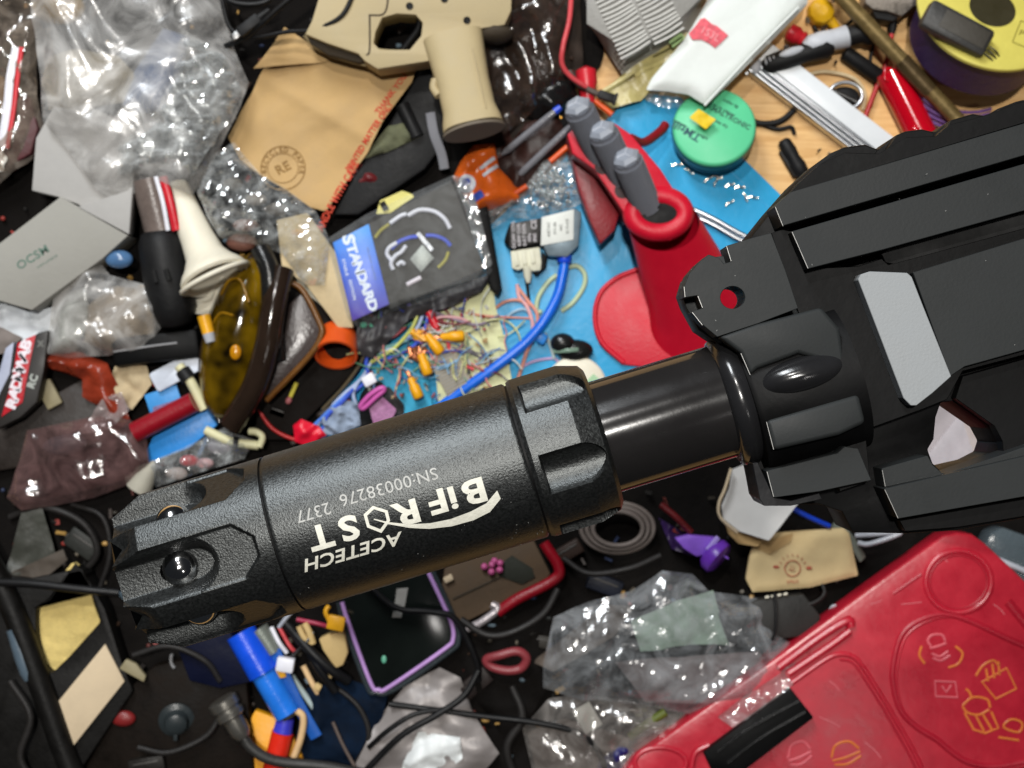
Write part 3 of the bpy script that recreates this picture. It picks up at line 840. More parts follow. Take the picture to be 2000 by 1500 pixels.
t.part('mouth_rim', tube([b2 + Vector((0, -2, 0)) + (Matrix.Rotation(0, 4, 'Z') @ Vector((0, 0, 0))) + ((b2 - a).normalized().cross(Vector((0, 0, 1))).normalized() * math.cos(q) + Vector((0, 0, 1)) * math.sin(q) * 1.0) * 67 - (b2 - a).normalized() * 12 for q in [i * math.pi / 12 for i in range(24)]], 5, 8, closed=True), cream)
t.finish()
t = T('cream_lid', 'round cream lid with a moulded ring under the flared horn', 'round lid', 400, 565, 20, -14)  # the round piece is a moulded cream lid
t.part('lid_disc', lathe([(62, 0), (64, 6), (62, 10), (50, 10), (46, 6), (34, 6), (30, 12), (1, 12)], 48).tf(mx((0, 0, 30), (18, -12, 0), (1, .8, 1))), cream)
t.finish()
t = T('black_clipper', 'black rounded tool head with two slots left of the cream horn', 'tool', 325, 530, 20)
t.part('head', lathe_to(t.loc(312, 445, 50), t.loc(345, 640, 40), [(20, 0), (38, 0.05), (46, 0.15), (48, 0.5), (44, 0.8), (30, 0.97), (12, 1)], 40), rubber)
t.part('slot', tube(t.path([(300, 528, 92), (306, 552, 92)]), 5, 8), M('slot_shadow_black', (0.004,) * 3))
t.part('slot', tube(t.path([(324, 526, 97), (330, 548, 97)]), 5, 8), M('slot_shadow_black', (0.004,) * 3))
t.finish()
t = T('blue_glass_bead', 'small translucent blue bead by the carton corner', 'bead', 238, 508, 60)
t.part('s', ball((0, 0, 20), (27, 18, 15), 20, 12), M('blue_glass', '#5b83b0', rough=0.12, trans=0.3, bump=0.1)); t.finish()
t = T('tan_bag', 'crumpled clear bag holding tan packing below the grey carton', 'bag', 225, 620, 30)
t.part('packing', sheet(t.poly([(175, 600), (210, 560), (280, 560), (310, 610), (300, 660), (220, 690), (165, 670)]), 10, step=5, amp=16, size=30, seed=91, dome=30, thick=3), M('tan_foam', '#8f7f68', rough=0.8, var=0.2, bump=0.4))
t.part('white_packing', sheet(t.poly([(118, 580), (170, 560), (180, 620), (150, 690), (100, 690), (105, 630)]), 10, step=5, amp=16, size=30, seed=92, dome=30, thick=3), M('white_foam', '#a8aca6', rough=0.7, var=0.1, bump=0.4))
t.part('film', sheet(t.poly([(130, 530), (190, 500), (225, 540), (300, 560), (330, 600), (322, 640), (295, 680), (220, 695), (140, 700), (100, 690), (112, 600)]), 34, step=6, amp=18, size=44, seed=93, dome=26, edge=36), film_w)
t.finish()
t = T('white_paper_bag', 'crumpled white paper sticking out under the carton at the left edge', 'paper', 60, 620, 24)
t.part('paper', sheet(t.poly([(-60, 585), (20, 590), (60, 610), (115, 600), (112, 660), (90, 680), (20, 650), (-60, 640)]), 20, step=5, amp=22, size=44, seed=94, dome=8, thick=2), M('white_paper', '#d8dde2', rough=0.7, var=0.04, bump=0.1))
t.finish()
# ================================================================ top right
t = T('sheet_stack', 'stack of thin grey plastic sheets with wavy edges at the top', 'sheets', 1250, 60, 30, 28)
for i in range(15):
    z = 6 * i
    o = i * 3.2
    pts = t.poly([(1128 + o * .4, -50), (1300 + o, -50), (1395, -30), (1345 - i * 2, 62 - i * 1), (1215 + i, 146 - i * 3.3), (1160 - i * 1, 60 - i)], z + 5)
    t.part('sheet', prism(pts, z, z + 4.5), M('grey_sheet_%d' % (i % 3), ['#a8a7a2', '#bab9b3', '#8f8d88'][i % 3], rough=0.5, var=0.1, vs=20, bump=0.3, bs=6), bevel=0.8)
for i in range(24):
    u = i / 24
    x0, y0 = 1128 + (1215 - 1128) * u, -60 + (140 + 60) * u
    for seg in range(3):
        xa, ya = x0 + 8 + seg * 62, y0 - seg * 34 - (seg % 2) * 3
        if ya > 128 - (xa - 1200) * .45: continue
        xb, yb = xa + 58, ya - 32 - 3 * math.sin(i)
        if xb > 1372 - max(0, yb) * .3: continue
        t.part('sheet_ridge', tube(t.path([(xa, ya, 92), ((xa + xb) / 2, (ya + yb) / 2 + 2, 92.5), (xb, yb, 92)]), 2.2, 6, k=3), M('pale_sheet', '#cfcec8', rough=0.45))
t.finish()
t = T('yellow_tinted_pack', 'yellowish translucent flat pack under the white pouch', 'pack', 1240, 150, 14)
t.part('film', sheet(t.poly([(1165, 190), (1240, 130), (1330, 60), (1350, 80), (1300, 150), (1250, 200), (1195, 215)]), 22, step=5, amp=10, size=60, seed=101, thick=6), M('yellowish_plastic', '#bfb377', rough=0.3, var=0.15, bump=0.2, bs=20))
t.part('seal_bar', tube(t.path([(1175, 180, 38), (1240, 140, 40)]), 4, 8, flat=.5), M('yellowish_plastic', ''))
t.part('green_patch', box(tuple(t.loc(1322, 78, 44)), (30, 14, 2), (0, 0, 38)), M('lime_print', '#9fc27a'))
t.finish()
pouch_fn = lambda x, y: 0
t = T('white_pouch', 'long white paper pouch with a smudged red stamp, over the green tin', 'pouch', 1420, 90, 52)
PW = dict(amp=7, size=90, seed=111)
t.part('paper', sheet(t.poly([(1400, -30), (1580, -40), (1568, 20), (1480, 110), (1376, 212), (1365, 208), (1340, 192), (1300, 186), (1258, 184), (1270, 160), (1330, 90)]), 40, step=5, dome=10, edge=20, thick=4, **PW), M('white_pouch_paper', '#dfe4e0', rough=0.6, var=0.03, bump=0.08, bs=20))
def wp(sh): 
    Fo = folds(111, 90); 
    return S([(p.x, p.y, 52.6 + 7 * crumple(p.x, p.y, Fo, 90, 111) + p.z) for p in sh.v], sh.f)
stamp = t.poly([(1345, 66), (1356, 54), (1368, 38), (1376, 36), (1390, 48), (1400, 52), (1422, 70), (1408, 84), (1396, 94), (1386, 86), (1370, 78), (1352, 78)], 51)
redst = M('pink_red_ink', '#e0606c', rough=0.7, var=0.35, vs=9, bump=0)
t.part('red_stamp', wp(fine(prism(stamp, -0.4, 0.4), 8)), redst, smooth=False)
p = t.loc(1386, 68, 51); t.part('stamp_lettering', wp(fine(text('1S3L', 20, (p.x, p.y, 2), -28, 0.3), 8)), M('pale_pink_ink', '#f1a5ab', bump=0), smooth=False)
t.part('fold_seam', tube(t.path([(1376, 206, 50), (1470, 105, 56), (1560, 14, 58)]), 2.5, 8), M('white_pouch_paper', ''))
t.finish()
t = T('foil_scrap', 'torn silver grey film scrap at the end of the white pouch', 'scrap', 1300, 200, 22)
t.part('f', sheet(t.poly([(1258, 188), (1290, 178), (1345, 188), (1362, 200), (1340, 212), (1300, 214), (1262, 200)]), 12, step=3, amp=12, size=18, seed=121, dome=6), film_s); t.finish()

# green tin
green = M('green_enamel', '#5cc793', rough=0.38, var=0.03, bump=0.03, bs=40, coat=0.0, spec=0.3)
dgreen = M('dark_green_enamel', '#17584f', rough=0.3, var=0.15, bump=0.05)
navy = M('navy_enamel', '#0d2238', rough=0.3, var=0.3, bump=0.05)
t = T('round_tin', 'round green tin with dark lettering and a yellow sticker, on the blue mat', 'tin', 1392, 270, 12, 0)
TT = Matrix.Translation((0, 0, 10)) @ Matrix.Rotation(math.radians(-13), 4, 'X') @ Matrix.Rotation(math.radians(-6), 4, 'Y')
TI = TT.inverted()
def tl(px, py):
    p = TI @ t.loc(px, py, 66)
    return (p.x, p.y, 56)
t.part('tin_base', lathe([(72, 0), (76, 3), (77, 26), (75, 28)], 64).tf(TT), navy)
t.part('lid_side', lathe([(78.5, 24), (80, 27), (80, 46), (78, 50), (60, 50)], 64, cap=False).tf(TT), dgreen)
t.part('lid_top', lathe([(79, 48), (77.5, 53), (73, 55), (1, 55.5)], 64, cap=False).tf(TT), green)
for (s_, px, py, sz, r, sx) in (('TMtill', 1341, 253, 22, 145, 1.1),):
    p = tl(px, py); t.part('lettering', text(s_, sz, p, r, .3, sx, .02).tf(TT), M('teal_ink', '#0f4f57', bump=0), smooth=False)
for i, (s_, px, py, sz) in enumerate((('THERMALTRONIC', 1412, 220, 14), ('Lead free tip cleaner', 1404, 205, 8), ('solder tip', 1428, 198, 8), ('contents', 1328, 236, 8), ('net weight', 1366, 262, 8), ('keep dry', 1408, 240, 8))):
    p = tl(px, py); t.part('small_print', text(s_, sz, p, -32, .3, 1, .03).tf(TT), M('green_ink', '#146048', bump=0), smooth=False)
t.finish()
t = T('yellow_sticker', 'small yellow paper square stuck on the green tin lid', 'sticker', 1372, 234, 92)
t.part('s', sheet(t.poly([(1346, 230), (1364, 213), (1398, 234), (1378, 253)], 0), 3, step=3, amp=4, size=14, seed=2, thick=1), M('yellow_paper', '#e6c417', rough=0.6, var=0.1)); t.finish()

# right desk items
steel_m = M('brushed_aluminium', '#c9ccd0', rough=0.32, metal=1, var=0.05, bump=0.03)
t = T('aluminium_profile', 'silver grooved aluminium profile lying diagonally on bare plywood', 'profile', 1600, 210, 4, -37.5)
L0 = 330
t.part('base_bar', box((10, -4, 12), (L0, 62, 22)), steel_m, bevel=2)
t.part('painted_top', box((10, 14, 27), (L0 - 4, 40, 9)), M('white_lacquer', '#dfe3e6', rough=0.35, var=0.02, bump=0.03), bevel=2.5)
for y in (-13, -22, -31):
    t.part('rib', cyl((-L0 / 2 + 12, y, 25), (L0 / 2 + 8, y, 25), 4.2, 4.2, 16), steel_m)
t.part('end_notch', box((-L0 / 2 + 12, -34, 10), (8, 12, 12)), steel_m, bevel=1.5)
t.finish()
t = T('hobby_knife_handle', 'black and grey rubber-grip tool handle beside the white pouch', 'tool handle', 1590, 100, 14, 14)
t.part('black_grip', lathe_to((-110, -8, 22), (30, 0, 24), [(8, 0), (17, 0.08), (20, 0.3), (19, 0.6), (24, 0.9), (18, 1)], 28), rubber)
t.part('grey_body', lathe_to((-25, 8, 26), (62, 8, 26), [(10, 0), (20, 0.15), (22, 0.4), (20, 0.7), (22, 1)], 28), M('pale_grey_plastic', '#b9bcc2', rough=0.45, bump=0.05))
t.part('end_cap', lathe_to((60, 8, 26), (112, 8, 26), [(20, 0), (20, 0.55), (26, 0.7), (28, 0.9), (22, 1)], 28), rubber)
t.part('grip_pad', ball((-52, 6, 38), (26, 9, 8), 20, 10).tf(mx((0, 0, 0), (0, 0, 4))), M('pale_grey_plastic', ''))
for i in range(3):
    t.part('grip_rib', ball((-88 - i * 8, -2, 34), (2.5, 8, 6), 10, 6), M('pale_grey_plastic', ''))
t.finish()
t = T('grey_bulb_tip', 'grey rounded tip poking out from under the white pouch', 'cap', 1474, 135, 16)
t.part('tip', ball((0, 0, 10), (13, 17, 12)), M('pale_grey_plastic', '')); t.finish()
t = T('black_marker', 'short black marker lying on the plywood behind the tool handle', 'marker', 1680, 130, 3, -35)
t.part('barrel', lathe_to((-44, 0, 16), (44, 0, 16), [(8, 0), (15, .05), (15, .95), (10, 1)], 20), rubber); t.finish()
for i, (pts, lab) in enumerate((([(1600, 10, 8), (1590, 50, 14), (1610, 66, 12), (1650, 52, 10), (1700, 0, 10)], 'thin black wire loop near the yellow knob at the top'),
                                ([(1715, 20, 10), (1712, 60, 14), (1700, 120, 10), (1712, 150, 6), (1700, 210, 4)], 'thin black test lead running down the bare plywood'))):
    wire('thin_wire', lab, 'wire', pts, 3.5, cable_m)
t = T('red_probe', 'thin red test probe with a black neck on the plywood', 'probe', 1720, 130, 4)
t.part('lead', tube(t.path([(1690, 228, 6), (1712, 170, 8), (1732, 120, 12), (1742, 64, 16)]), 5, 10), M('red_rubber', '#b02020', rough=0.4))
t.part('black_neck', lathe_to(t.loc(1742, 66, 16), t.loc(1746, 22, 18), [(6, 0), (9, .3), (7, 1)], 16), rubber)
t.finish()
t = T('yellow_knob', 'yellow faceted plastic knob at the top edge of the plywood', 'knob', 1600, 28, 6)  # faceted yellow knob on a short stem
t.part('knob_head', lathe([(26, 0), (28, 12), (24, 30), (10, 36)], 9), M('yellow_plastic', '#d6a516', rough=0.4, var=0.08), bevel=2)
t.part('knob_stem', cyl((18, -14, 12), (34, -32, 8), 11, 8), M('yellow_plastic', '')); t.finish()
t = T('red_knob', 'small glossy red rounded knob behind the grey tool handle', 'round knob', 1548, 76, 6)  # a small red plastic knob
t.part('k', lathe_to((-14, 12, 18), (22, -8, 18), [(6, 0), (17, .1), (18, .5), (13, .7), (16, .85), (10, 1)], 24), M('red_plastic', '')); t.finish()
t = T('brass_rod', 'long tarnished brass rod lying diagonally across the upper right', 'rod', 1740, 110, 20)
t.part('rod_shaft', cyl(t.loc(1612, -40, 60), t.loc(1880, 245, 30), 15, 15, 24), M('tarnished_brass', '#7d6a42', rough=0.45, metal=0.5, var=0.3, vs=20, bump=0.15))
t.part('rod_joint', cyl(t.loc(1760, 118, 46), t.loc(1815, 178, 40), 17, 17, 24), M('dark_brass', '#5a4a30', rough=0.4, metal=0.6, var=0.3)); t.finish()
redg = M('glossy_red', '#b8061c', rough=0.14, var=0.04, bump=0.02, coat=0.5)
t = T('red_tube_tool', 'glossy red tube with an eyelet lying on plywood beside the brass rod', 'tube', 1770, 200, 4)
t.part('tube', cyl(t.loc(1738, 140, 22), t.loc(1812, 290, 22), 30, 30, 32), redg)
t.part('hanging_eye', tube([tuple(t.loc(1736 + 9 * math.cos(a), 146 + 12 * math.sin(a), 44)) for a in [i * .7 for i in range(9)]], 3.5, 8, closed=True), redg)
t.part('button', ball(tuple(t.loc(1789, 252, 48)), (9, 7, 5)), redg); t.finish()
# wire spool
t = T('wire_spool', 'purple wire spool with a pale yellow label flange at the right edge', 'spool', 1890, 95, 8)
TL = Matrix.Translation((0, 0, 30)) @ Matrix.Rotation(math.radians(-26), 4, 'X') @ Matrix.Rotation(math.radians(4), 4, 'Y')
t.part('wound_wire', lathe([(100, 0), (126, 8), (128, 90), (118, 98)], 64).tf(TL), M('purple_wire_dark', '#33204a', rough=0.5, var=0.3, vs=8, bump=0.6, bs=5))
t.part('flange', lathe([(138, 96), (141, 98), (141, 104), (136, 107), (44, 107), (44, 96)], 72, cap=False).tf(TL), M('yellow_label_card', '#cdc25e', rough=0.5, var=0.06, spec=0.3))
t.part('hub_hole', lathe([(44, 60), (44, 106)], 40).tf(TL), M('olive_dark', '#2c2812', rough=0.6))
OI = M('olive_ink', '#6d6420', bump=0)
t.part('warning_frame', prism(rrect(58, -62, 46, 58, 2, -25), 107, 107.8, [rrect(58, -62, 43, 55, 2, -25)]).tf(TL), OI, smooth=False)
t.part('warning_lettering', text('PVC', 19, (58, -62, 107.6), -25, .3).tf(TL), OI, smooth=False)
t.part('purple_dot', prism(ngon(66, -108, 10, 20, 7), 107, 107.8).tf(TL), M('mauve_ink', '#6d5468', bump=0), smooth=False)
t.part('red_logo', prism([(-76, -74), (-66, -70), (-48, -78), (-60, -92), (-72, -84)], 107, 107.8).tf(TL), M('red_plastic', ''), smooth=False)
for i in range(5):
    r = 126 + i * 3
    pts = [(r * math.cos(math.radians(a)) - 8, r * math.sin(math.radians(a)) - 6 - i * 5, 40 - 5 * i) for a in range(205, 300, 12)]
    t.part('loose_turn', tube(pts, 3.4, 8), M('lilac_wire', '#6b4a84', rough=0.35))
t.finish()
t = T('black_adapter', 'black square-shouldered adapter resting on the yellow spool flange', 'adapter', 1862, 62, 176, -28)
t.part('body', box((0, 0, 18), (138, 58, 36)), M('charcoal_adapter', (0.028, 0.027, 0.025), rough=0.5, var=0.15), bevel=9)
t.part('label_face', box((12, 2, 36.6), (96, 36, 1.5)), M('dark_taupe', '#3e3a33', rough=0.6), bevel=0.5)
for i in range(3):
    t.part('contact_pin', tube([(72, -14 + 8 * i, 16), (90, -18 + 9 * i, 14), (104, -24 + 10 * i, 4)], 1.8, 6), M('dull_steel', ''))
t.finish()
t = T('ring_clip', 'shiny steel split ring over black clip between profile and red tube', 'ring', 1648, 190, 6)
t.part('ring', tube([(32 * math.cos(a), 26 * math.sin(a), 16) for a in [i * math.pi / 12 for i in range(24)]], 4, 8, closed=True), steel_m)
t.part('black_clip', ball((0, 0, 6), (30, 20, 6)), rubber)
t.part('cross_bar', cyl((-24, 10, 14), (26, -14, 14), 4, 4, 10), M('dull_steel', '')); t.finish()
wire('cream_cable', 'thin cream cable looping around the steel ring', 'cable', [(1565, 150, 5), (1610, 140, 8), (1665, 152, 8), (1688, 180, 6), (1685, 215, 5)], 4, M('cream_wire', '#c9b48e', rough=0.5))
for i, q in enumerate(([(1460, 225, 5), (1480, 240, 8), (1520, 238, 10), (1550, 215, 8), (1560, 190, 6)], [(1490, 244, 6), (1520, 252, 8), (1545, 248, 8), (1552, 262, 4)])):
    wire('rubber_band', ['black rubber band curling around the left end of the profile', 'small black hook of wire left of the profile'][i], 'band', q, 6 - 2 * i, rubber)
t = T('black_nozzle', 'short ragged black plastic nozzle lying alone on the plywood', 'nozzle', 1546, 310, 3, -60)
t.part('nozzle', lathe_to((-40, 0, 15), (44, 0, 15), [(8, 0), (13, .06), (15, .3), (13, .5), (16, .7), (14, .95), (9, 1)], 20), rubber)
t.part('flange', box((6, -13, 10), (58, 10, 16)), rubber, bevel=2); t.finish()
t = T('scrap_holder', 'dark metal vice jaw at the top edge above the probes', 'vice', 1750, 0, 10)
t.part('jaw', pr(t, [(1690, -40), (1690, 6), (1705, 18), (1735, 22), (1762, 32), (1785, 12), (1860, 4), (1990, -10), (1990, -60)], 0, 50), M('worn_grey_metal', '#6e675f', rough=0.5, metal=0.5, var=0.4, vs=15, bump=0.3), bevel=3)
t.part('jaw_underside', pr(t, [(1700, 14), (1762, 30), (1745, 42), (1712, 36)], 0, 36), rubber, bevel=2); t.finish()

# red stand with three grey handles
red3 = M('red_print_plastic', '#c90f2c', rough=0.42, var=0.06, vs=40, bump=0.25, bs=4, spec=0.5)
t = T('red_stand', 'bright red plastic stand with round foot and leaning column holding grey handles', 'stand', 1340, 600, 12)
ft = t.poly([(1385, 722), (1290, 720), (1215, 712), (1170, 672), (1157, 620), (1168, 570), (1200, 540), (1245, 522), (1320, 530), (1420, 590), (1450, 690)], 10)
t.part('foot_disc', prism(ft, 0, 10), red3, bevel=2.5, seg=3)
t.part('foot_rim', tube(t.path([(1245, 526, 11), (1203, 544, 11), (1172, 574, 11), (1162, 620, 11), (1175, 668, 11), (1218, 708, 11)]), 5, 8), red3)
c0, c1 = t.loc(1352, 640, 8), t.loc(1300, 445, 150)
c0 = t.loc(1400, 640, 8)
V, F = [], []
for k_ in range(9):
    u = k_ / 8
    px = 1296 + 84 * u; py = 436 + 196 * u; rx = 66 + 36 * u + 20 * max(0, u - .8) * 5 * 0.4
    cc_ = t.loc(px, py, 150 * (1 - u) + 8)
    for j in range(40):
        a = 2 * math.pi * j / 40
        V.append(cc_ + Vector((rx * math.cos(a), rx * 0.78 * math.sin(a), 0)))
for i in range(8):
    for j in range(40):
        j2 = (j + 1) % 40; F.append((i * 40 + j2, i * 40 + j, (i + 1) * 40 + j, (i + 1) * 40 + j2))
t.part('column', S(V, F), red3)
ctr = t.loc(1286, 418, 160)
t.part('column_collar', tube([ctr + Vector((47 * math.cos(a), 33 * math.sin(a), 0)) for a in [i * math.pi / 14 for i in range(28)]], 19, 12, closed=True), red3)
t.part('socket', lathe([(36, 2), (36, 12)], 28).tf(mx(tuple(ctr), (0, 0, 0), (1, .72, 1))), M('slot_shadow_black', (0.004,) * 3))
arm = [(1108, 262), (1122, 250), (1150, 252), (1200, 240), (1232, 262), (1290, 330), (1330, 392), (1348, 430), (1310, 470), (1250, 462), (1228, 430), (1205, 395), (1160, 330), (1118, 300)]
t.part('arm_plate', prism(t.poly(arm, 168), 146, 168), red3, bevel=3)
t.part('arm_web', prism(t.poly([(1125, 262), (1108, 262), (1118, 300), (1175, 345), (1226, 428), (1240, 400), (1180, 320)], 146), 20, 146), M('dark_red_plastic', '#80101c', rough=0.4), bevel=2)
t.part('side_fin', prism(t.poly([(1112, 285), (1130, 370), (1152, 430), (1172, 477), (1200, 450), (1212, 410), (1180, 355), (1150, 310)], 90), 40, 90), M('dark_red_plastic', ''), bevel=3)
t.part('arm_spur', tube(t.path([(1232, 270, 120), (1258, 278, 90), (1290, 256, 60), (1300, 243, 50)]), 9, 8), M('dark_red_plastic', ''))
for px, py in ((1177, 325), (1216, 372), (1160, 262)):
    t.part('arm_hole', lathe([(15, 168), (15, 169), (1, 169)], 20).tf(mx((t.loc(px, py, 168).x, t.loc(px, py, 168).y, 0))), M('dark_socket_red', '#2a0408', rough=0.6))
t.finish()
knurl = M('grey_knurled_plastic', '#6a6d76', rough=0.55, var=0.06, bump=0.1)
ntk = knurl.node_tree
w1 = ntk.nodes.new('ShaderNodeTexWave'); w1.inputs['Scale'].default_value = 1 / (11 * K); w1.bands_direction = 'DIAGONAL'
tk = ntk.nodes.new('ShaderNodeTexCoord'); ntk.links.new(tk.outputs['Object'], w1.inputs['Vector'])
bk = ntk.nodes.new('ShaderNodeBump'); bk.inputs['Strength'].default_value = 0.6; bk.inputs['Distance'].default_value = 2 * K
ntk.links.new(w1.outputs[0], bk.inputs['Height']); ntk.links.new(bk.outputs[0], ntk.nodes['Principled BSDF'].inputs['Normal'])
for i, (hx, hy, bx, by, lab) in enumerate(((1127, 206, 1180, 310, 'grey knurled handle, topmost of the three in the red stand'),
                                           (1175, 253, 1225, 355, 'middle grey knurled handle of the three in the red stand'),
                                           (1222, 306, 1268, 408, 'grey knurled handle closest to the red column, lowest of three'))):
    t = T('knurled_handle', lab, 'tool handle', bx, by, 172, 0, 'grey handles standing in the red stand')
    top = t.loc(hx + 2, hy + 4, 70 + 12)
    t.part('knurled_shaft', lathe_to((0, 0, -14), top, [(20, 0)] + [(29.5 if q % 2 else 26, 0.05 + 0.9 * q / 36) for q in range(37)] + [(26, 1)], 36), knurl, angle=70)
    d = (top - Vector((0, 0, -14))).normalized()
    cp = lathe_to(top, top + d * 12, [(27, 0), (27, 0.4), (19, 1)], 6)
    t.part('faceted_head', cp, M('pale_grey_facets', '#8f95a0', rough=0.45, bump=0.05), angle=20)
    for k_ in range(3):
        a = math.radians(90 + 120 * k_ - 20); q = top + d * 12.5
        sdv = d.cross(Vector((0, 0, 1))).normalized(); uv = sdv.cross(d)
        t.part('head_ridge', cyl(q, q + (sdv * math.cos(a) + uv * math.sin(a)) * 17, 1.5, 1.5, 6), M('light_ridge', '#b5bac4', rough=0.4))
    t.finish()
wire('clear_rod', 'thin clear glass rod crossing the red arm', 'rod', [(1262, 395, 176), (1290, 392, 180), (1325, 388, 176)], 3, M('frosted_clear', '#c9ccd4', rough=0.2, alpha=0.7))
t = T('tweezers', 'pair of silver tweezers on the blue mat behind the red column', 'tweezers', 1400, 440, 12)
for o in (0, 12):
    t.part('arm', tube(t.path([(1330, 398 + o, 6), (1390, 425 + o, 10), (1450, 458 + o, 12), (1500, 480, 12)]), 4.5, 8, flat=.6), steel_m)
t.part('joint', box(tuple(t.loc(1490, 478, 12)), (30, 12, 6), (0, 0, -24)), steel_m, bevel=1.5); t.finish()
for i, (px, py, a) in enumerate(((1322, 322, 10), (1345, 335, -30), (1383, 350, 40), (1398, 356, 70), (1400, 346, -10), (1425, 362, 20), (1444, 366, 5), (1455, 385, -60), (1470, 386, 0), (1424, 397, 35))):
    t = T('clipped_lead', ['silver clipping nearest the red arm, left end of the row on the mat', 'silver clipping second from the red arm on the mat', 'silver clipping straight below the green tin', 'silver clipping crossing under the one below the tin', 'uppermost silver clipping of the middle tangle on the mat', 'silver clipping right of the middle tangle', 'brightest silver clipping near the rifle rail', 'slanting silver clipping beside the brightest one', 'silver clipping farthest right, close to the rifle', 'lowest silver clipping lying alone on the mat'][i], 'wire clipping', px, py, 12, a, 'silver clippings on the blue mat')
    t.part('l', tube([(-9, 0, 2), (-2, 1.5, 3), (5, -1, 2), (10, 0, 2)], 2.2, 6), M('shiny_tin', '#e0dcd0', rough=0.18, metal=0.9)); t.finish()
wire('red_lead', 'coral red lead rising beside the smoked bag', 'wire', [(1116, -10, 90), (1112, 40, 110), (1100, 90, 120), (1098, 125, 110), (1115, 150, 100), (1145, 170, 90)], 5, M('coral_wire', '#cf4a4f', rough=0.4))
wire('grey_lead', 'grey brown lead from the red bulb toward the black plug', 'wire', [(1112, 140, 60), (1130, 165, 70), (1160, 180, 70), (1190, 195, 60)], 6, M('grey_brown_wire', '#5e524c', rough=0.5))
t = T('small_black_plug', 'small black plug at the end of the grey brown lead', 'plug', 1184, 190, 62, -18)
t.part('plug_body', box((0, 0, 8), (34, 17, 14)), rubber, bevel=2.5); t.part('plug_lip', box((18, 0, 8), (6, 22, 16)), rubber, bevel=1.5); t.finish()
t = T('red_bulb', 'glossy red bulb-shaped cap under the red stand arm', 'cap', 1143, 158, 30)
t.part('b', lathe_to((0, 24, 20), (4, -50, 26), [(5, 0), (20, .12), (21, .45), (15, .7), (14, 1)], 24), M('red_plastic', '')); t.finish()
t = T('black_glove_lump', 'black crumpled rubber piece left of the red bulb', 'rubber', 1070, 190, 24)
t.part('r', sheet(t.poly([(1010, 200), (1060, 150), (1100, 138), (1128, 165), (1130, 200), (1090, 235), (1040, 240), (1015, 225)]), 16, step=5, amp=18, size=34, seed=131, dome=34, thick=4), M('shiny_black_rubber', (0.01,) * 3, rough=0.25, var=0.2)); t.finish()
# ================================================================ middle
# clamshell pack with the blue printed card
t = T('clamshell_pack', 'clear clamshell pack with a blue to purple STANDARD card and coiled wires', 'package', 800, 500, 70)
pk = [(722, 438), (878, 358), (945, 520), (765, 600)]
t.part('foam_tray', prism(t.poly([(716, 440), (880, 352), (948, 524), (762, 604)], 8), 0, 8), M('charcoal_foam', '#34332f', rough=0.9, var=0.12, vs=20, bump=0.3, bs=3), bevel=2)
cardm = M('blue_purple_card', '#2a86e8', rough=0.35, var=0.02, bump=0.02)
nt = cardm.node_tree; bs_ = nt.nodes['Principled BSDF']
tcn = nt.nodes.new('ShaderNodeTexCoord'); sp = nt.nodes.new('ShaderNodeSeparateXYZ'); nt.links.new(tcn.outputs['Object'], sp.inputs[0])
mr = nt.nodes.new('ShaderNodeMapRange'); mr.inputs[1].default_value = 70 * t.s; mr.inputs[2].default_value = -130 * t.s
cr = nt.nodes.new('ShaderNodeValToRGB'); cr.color_ramp.elements[0].color = (*C('#1f9cf5'), 1); cr.color_ramp.elements[1].color = (*C('#5f3fae'), 1)
e_ = cr.color_ramp.elements.new(0.45); e_.color = (*C('#2c6ee6'), 1)
nt.links.new(sp.outputs['Y'], mr.inputs[0]); nt.links.new(mr.outputs[0], cr.inputs[0]); nt.links.new(cr.outputs[0], bs_.inputs['Base Color'])
t.part('printed_card', prism(t.poly([(650, 474), (720, 437), (760, 594), (688, 627)], 14), 9, 14), cardm, bevel=1)
wt = M('white_print', '#eaf2fb', rough=0.5, bump=0)
L1 = 'STANDARD'
for i, ch in enumerate(L1):
    u = i / 7
    p = t.loc(680 + 46 * u, 468 + 128 * u, 15)
    t.part('letter', text(ch, 31 if i == 0 else 25, (p.x, p.y, 14.4), -74, .4, 1.25, 0.05), wt, smooth=False)
for i, (s_, px, py) in enumerate((('STABLE', 674, 522), ('EDITION', 688, 566))):
    p = t.loc(px, py, 15); t.part('small_lettering', text(s_, 7.5, (p.x, p.y, 14.4), -76, .3, 1.3, .02), wt, smooth=False)
p = t.loc(726, 515, 15); t.part('faint_lettering', text('wireless module', 8, (p.x, p.y, 14.4), -76, .3, 1.2, .01), M('blue_grey_print', '#4e74b8', bump=0), smooth=False)
whp = M('white_plastic', '')
t.part('white_tube', tube(t.path([(762, 436, 14), (782, 422, 15), (794, 418, 15)]), 4.2, 10), whp)
t.part('white_tube', tube(t.path([(797, 421, 15), (820, 410, 16), (848, 413, 16), (868, 427, 16), (879, 446, 15)]), 4.4, 10), whp)
ylw = M('mustard_sleeve', '#a39a2c', rough=0.5)
t.part('yellow_sleeve', tube(t.path([(733, 464, 13), (744, 450, 14), (760, 438, 14)]), 3.4, 8), ylw)
t.part('yellow_sleeve', tube(t.path([(876, 492, 13), (870, 508, 14), (856, 523, 13)]), 3.4, 8), ylw)
blw = M('blue_sleeve', '#2f4fd0', rough=0.4)
t.part('blue_wire', tube(t.path([(764, 486, 14), (780, 472, 15), (800, 464, 15), (816, 462, 15)]), 4, 8), blw)
t.part('blue_wire', tube(t.path([(832, 460, 15), (850, 461, 16), (868, 468, 16), (880, 480, 14)]), 4, 8), blw)
